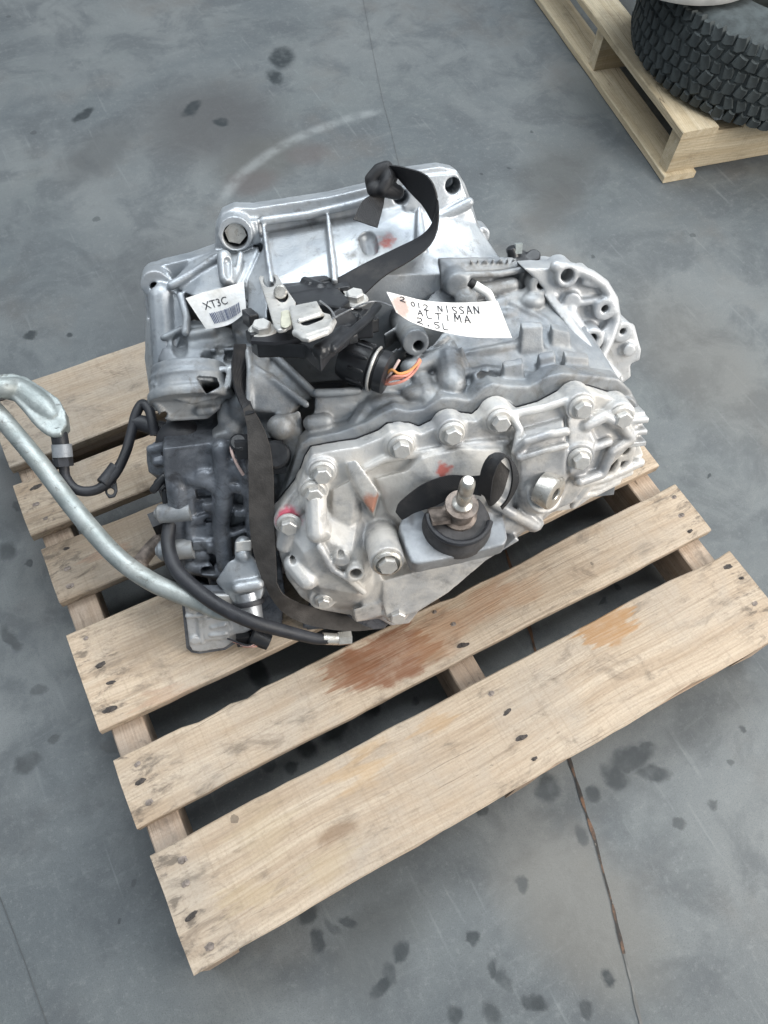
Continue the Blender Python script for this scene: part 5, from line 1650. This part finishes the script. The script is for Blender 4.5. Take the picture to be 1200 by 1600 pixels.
# ------------------------------------------------------------------ black webbing strap
SP = empty('webbing_strap', (-.12, -.12, .30))
tag(SP, 'black webbing strap knotted at the bell housing and wrapped round the transmission', 'strap')


def ribbon(name, ra, rb, mat, th=.0022, wave=0.0):
    q = B()
    Sheet(ra, rb).solid(q, th, 4, 64, wave)
    return part(name, q, mat, SP)


# the free loop at the top
ribbon('loop', [(0.1387, 0.3126, -0.235), (0.1495, 0.3169, -0.225), (0.1705, 0.3142, -0.205), (0.1894, 0.3084, -0.195), (0.2004, 0.2936, -0.185), (0.2048, 0.2675, -0.18), (0.2022, 0.2397, -0.175), (0.1886, 0.2219, -0.165), (0.16, 0.2069, -0.155), (0.1227, 0.1918, -0.145), (0.0907, 0.1703, -0.135)],
       [(0.1462, 0.3008, -0.24), (0.1544, 0.3036, -0.235), (0.1667, 0.2899, -0.225), (0.1782, 0.2769, -0.22), (0.1897, 0.2654, -0.215), (0.1996, 0.2489, -0.21), (0.2031, 0.2395, -0.205), (0.1866, 0.2279, -0.2), (0.1493, 0.2144, -0.195), (0.1022, 0.1994, -0.185), (0.0572, 0.1827, -0.175)], M['web'])
ribbon('tail', [(0.1395, 0.2813, -0.235), (0.12, 0.2803, -0.225), (0.1067, 0.2738, -0.22), (0.0914, 0.2545, -0.205)], [(0.1412, 0.2779, -0.235), (0.1381, 0.2727, -0.228), (0.1348, 0.2636, -0.22), (0.1239, 0.2425, -0.2)], M['web'])
b = B()
b.caps([(0.1236, 0.289, -0.235), (0.1222, 0.2989, -0.235), (0.1333, 0.3097, -0.235), (0.144, 0.3123, -0.235), (0.1508, 0.3005, -0.235)], .0095)
b.caps([(0.1243, 0.2869, -0.228), (0.1416, 0.2864, -0.225), (0.157, 0.2809, -0.232)], .0105)
b.hull([(0.1307, 0.2909, -0.222), (0.1489, 0.2926, -0.225), (0.1652, 0.2809, -0.238), (0.1554, 0.2686, -0.235), (0.1395, 0.2749, -0.225)] + [(0.1324, 0.2851, -0.235), (0.1616, 0.2703, -0.25)])
b.caps([(0.1465, 0.3049, -0.23), (0.1415, 0.2968, -0.222), (0.1356, 0.2877, -0.22)], .0085)
part('knot', b, M['web'], SP, voxel=.0018, smooth=3)
# down the left side and under the cover
ribbon('webbing', [(-0.0874, 0.1239, -0.12), (-0.0934, 0.103, -0.09), (-0.0918, 0.0767, -0.072), (-0.0817, 0.0515, -0.048)], [(-0.0726, 0.1188, -0.13), (-0.0743, 0.0928, -0.11), (-0.0776, 0.068, -0.088), (-0.0693, 0.0569, -0.044)], M['web'])
ribbon('webbing', [(-0.0842, 0.0583, -0.054), (-0.081, 0.0445, -0.043), (-0.0831, 0.016, -0.025), (-0.0888, -0.0352, -0.012), (-0.0953, -0.0924, -0.005), (-0.0944, -0.141, 0.004), (-0.0845, -0.1933, 0.01), (-0.0674, -0.2392, 0.012), (-0.0325, -0.2714, 0.012), (0.0244, -0.2994, 0.006), (0.0752, -0.3127, -0.005), (0.1306, -0.3145, -0.03)],
       [(-0.0751, 0.0629, -0.058), (-0.0664, 0.0538, -0.04), (-0.0551, 0.0261, -0.018), (-0.0543, -0.0146, -0.004), (-0.0598, -0.07, 0.004), (-0.0635, -0.1174, 0.012), (-0.0665, -0.1595, 0.018), (-0.0651, -0.1965, 0.02), (-0.0293, -0.241, 0.004), (0.0275, -0.2775, -0.01), (0.0778, -0.3037, -0.02), (0.1343, -0.3119, -0.05)], M['web_dusty'])
# across the front behind the stud
ribbon('webbing', [(0.1019, -0.0691, 0.038), (0.1047, -0.0592, 0.038), (0.1092, -0.0527, 0.038), (0.1384, -0.029, 0.04), (0.1722, -0.0182, 0.042), (0.2014, -0.0204, 0.046), (0.2184, -0.0182, 0.05)], [(0.1104, -0.0828, 0.038), (0.1171, -0.0782, 0.04), (0.1273, -0.0709, 0.042), (0.1549, -0.0619, 0.044), (0.1805, -0.0487, 0.046), (0.2007, -0.0445, 0.052), (0.2145, -0.0468, 0.056)], M['web'])
ribbon('end_loop', [(0.2096, -0.0367, 0.06), (0.2106, -0.0023, 0.064), (0.2192, 0.0195, 0.066), (0.2347, 0.0203, 0.064), (0.252, 0.0047, 0.06), (0.262, -0.0177, 0.06), (0.2608, -0.034, 0.062), (0.251, -0.0535, 0.064), (0.2413, -0.0665, 0.064)],
       [(0.2222, -0.0447, 0.072), (0.2217, -0.0085, 0.08), (0.226, 0.014, 0.084), (0.2349, 0.0236, 0.08), (0.2432, 0.0148, 0.076), (0.2485, -0.0058, 0.074), (0.2495, -0.0265, 0.072), (0.2454, -0.047, 0.07), (0.238, -0.0594, 0.068)], M['web'])
ribbon('tongue', [(0.2091, -0.0238, 0.06), (0.2132, 0.0033, 0.066), (0.2214, 0.0196, 0.07), (0.2323, 0.0134, 0.068)], [(0.2215, -0.0539, 0.07), (0.2271, -0.0501, 0.074), (0.2382, -0.0336, 0.074), (0.2461, -0.0031, 0.07)], M['web_dusty'])


# ------------------------------------------------------------------ pipes and hoses at the left
def wpart(name, b, mat, root):
    me = b.mesh(name)
    return link(name, me, mat, root, Matrix.Identity(4))


HP = empty('cooler_pipe', (-.40, .05, .14))
tag(HP, 'long dull metal pipe with black hose curving across the pallet boards', 'pipe')
b = B()
b.tube([(-.98, .72, .0145), (-.84, .66, .06), (-.70, .58, .22), (-.60, .50, .32)] + [(-0.494, 0.373, 0.36), (-0.478, 0.315, 0.345), (-0.464, 0.275, 0.335), (-0.439, 0.188, 0.315), (-0.417, 0.097, 0.295), (-0.392, 0.018, 0.275), (-0.362, -0.035, 0.262), (-0.327, -0.074, 0.252), (-0.3, -0.102, 0.245)], .0136, 20, 8)
b.tube([(-0.306, -0.097, 0.247), (-0.292, -0.116, 0.243), (-0.273, -0.133, 0.24)], .0165, 18, 6, radii=[.0136, .011, .004])
wpart('pipe', b, M['pipe'], HP)
b = B()
b.tube([(-0.296, 0.091, 0.3), (-0.292, 0.074, 0.3), (-0.297, 0.041, 0.29), (-0.318, 0.005, 0.28), (-0.324, -0.035, 0.275), (-0.313, -0.071, 0.27), (-0.292, -0.112, 0.265), (-0.261, -0.15, 0.255), (-0.225, -0.176, 0.235), (-0.187, -0.201, 0.215), (-0.169, -0.21, 0.21)], .0115, 16, 8, radii=[.0095, .0098, .010, .010, .0105, .0105, .0105, .0102, .0095, .0085, .0076])
wpart('hose', b, M['rubber'], HP)
b = B()
b.tube([(-0.175, -0.206, 0.211), (-0.158, -0.214, 0.207), (-0.152, -0.216, 0.206)], .0088, 14, 6)
b.tube([(-0.155, -0.215, 0.207), (-0.137, -0.221, 0.204)], .0105, 6, 2)
wpart('hose_fitting', b, M['zinc'], HP)

HH = empty('cooler_hose', (-.42, .25, .14))
tag(HH, 'cast metal elbow with thin black hose and eyelet clip above the pallet corner', 'hose')
b = B()
op = [(-0.516, 0.357, 0.36), (-0.466, 0.338, 0.36), (-0.441, 0.326, 0.36), (-0.424, 0.322, 0.358), (-0.408, 0.308, 0.356), (-0.392, 0.282, 0.352), (-0.378, 0.256, 0.348), (-0.376, 0.232, 0.345), (-0.381, 0.211, 0.342), (-0.393, 0.201, 0.342), (-0.405, 0.207, 0.344), (-0.416, 0.228, 0.348), (-0.425, 0.259, 0.352), (-0.433, 0.283, 0.356), (-0.449, 0.295, 0.36), (-0.523, 0.327, 0.36)]
b.loft([[(p[0], p[1], p[2] - .016) for p in op], [(p[0], p[1], p[2] + .003) for p in op]])
b.tube([(-0.493, 0.315, 0.372), (-0.446, 0.296, 0.368), (-0.425, 0.294, 0.352), (-0.406, 0.261, 0.346), (-0.394, 0.23, 0.34)], .015, 16, 8, radii=[.014, .015, .018, .019, .013], flat=.9)
b.tube([(-0.499, 0.318, 0.358), (-0.449, 0.297, 0.358), (-0.434, 0.283, 0.355), (-0.425, 0.259, 0.351), (-0.417, 0.229, 0.346), (-0.406, 0.208, 0.342), (-0.392, 0.202, 0.34)], .0058, 10, 8)
b.tube([(-1.02, .60, .0125), (-.88, .55, .08), (-.74, .47, .26)] + [(-0.548, 0.369, 0.345), (-0.513, 0.346, 0.352), (-0.48, 0.331, 0.352)], .0125, 16, 8)
link('elbow', remesh(b.mesh('elbow'), .0018, 4), M['pipe'], HH, Matrix.Identity(4))
b = B()
b.tube([(-0.395, 0.217, 0.338), (-0.4, 0.202, 0.325), (-0.406, 0.187, 0.312)], .0118, 18, 6)
wpart('hose_sleeve', b, M['rubber'], HH)
b = B()
b.tube([(-0.4, 0.197, 0.324), (-0.406, 0.183, 0.313)], .0142, 20, 2)
wpart('crimp_collar', b, M['bracket'], HH)
b = B()
b.tube([(-0.406, 0.183, 0.313), (-0.41, 0.173, 0.305)], .0138, 6, 2)
b.tube([(-0.42, 0.186, 0.312), (-0.407, 0.178, 0.308)], .006, 8, 2)
wpart('union_nut', b, M['rubber'], HH)
b = B()
b.tube([(-0.409, 0.175, 0.306), (-0.414, 0.161, 0.296), (-0.41, 0.143, 0.288), (-0.396, 0.132, 0.284), (-0.375, 0.129, 0.284), (-0.348, 0.139, 0.29), (-0.323, 0.159, 0.3), (-0.303, 0.183, 0.31), (-0.287, 0.203, 0.32), (-0.272, 0.213, 0.326), (-0.266, 0.199, 0.326), (-0.269, 0.179, 0.32), (-0.273, 0.163, 0.31)], .0075, 14, 8)
wpart('thin_hose', b, M['rubber'], HH)
b = B()
b.tube([(-0.371, 0.132, 0.286), (-0.356, 0.141, 0.288), (-0.342, 0.149, 0.292)], .0105, 12, 5)
b.hull([(-0.366, 0.137, 0.284), (-0.349, 0.137, 0.284), (-0.355, 0.116, 0.278), (-0.362, 0.109, 0.276), (-0.371, 0.111, 0.276), (-0.373, 0.122, 0.278)] + [(-0.366, 0.139, 0.281), (-0.349, 0.139, 0.281), (-0.355, 0.118, 0.275), (-0.362, 0.111, 0.273), (-0.371, 0.113, 0.273), (-0.373, 0.124, 0.275)])
me = b.mesh('eyelet_clip')
cb = B()
cb.cyl((-0.365, 0.127, 0.268), (-0.364, 0.112, 0.29), .0048, None, 16)
link('eyelet_clip', remesh(me, .0013, 1, cb.mesh('cut', False)), M['rubber'], HH, Matrix.Identity(4))
b = B()
b.tube([(-0.295, 0.198, 0.312), (-0.282, 0.191, 0.31), (-0.27, 0.18, 0.306), (-0.253, 0.171, 0.3)], .0125, 14, 5)
wpart('hose_joint', b, M['rubber'], HH)
# little black fitting that pokes out over the third board
FT = empty('pipe_stub', (-.33, .02, .19))
tag(FT, 'small dark open pipe stub poking out under the long metal pipe', 'fitting')
b = B()
b.tube([(-0.319, 0.039, 0.235), (-0.346, 0.034, 0.225), (-0.369, 0.024, 0.215)], .0115, 14, 5)
b.lathe((-0.379, 0.015, 0.212), (Vector((-0.392, 0.008, 0.207)) - Vector((-0.369, 0.024, 0.215))), [(.0125, -.018), (.0140, -.016), (.0140, .0), (.0100, .0), (.0095, -.012), (.0, -.012)], 22)
wpart('stub', b, M['rust_steel'], FT)
b = B()
b.box((-0.32, 0.05, 0.262), (.020, .024, .026))
wpart('end_block', b, M['rubber'], FT)
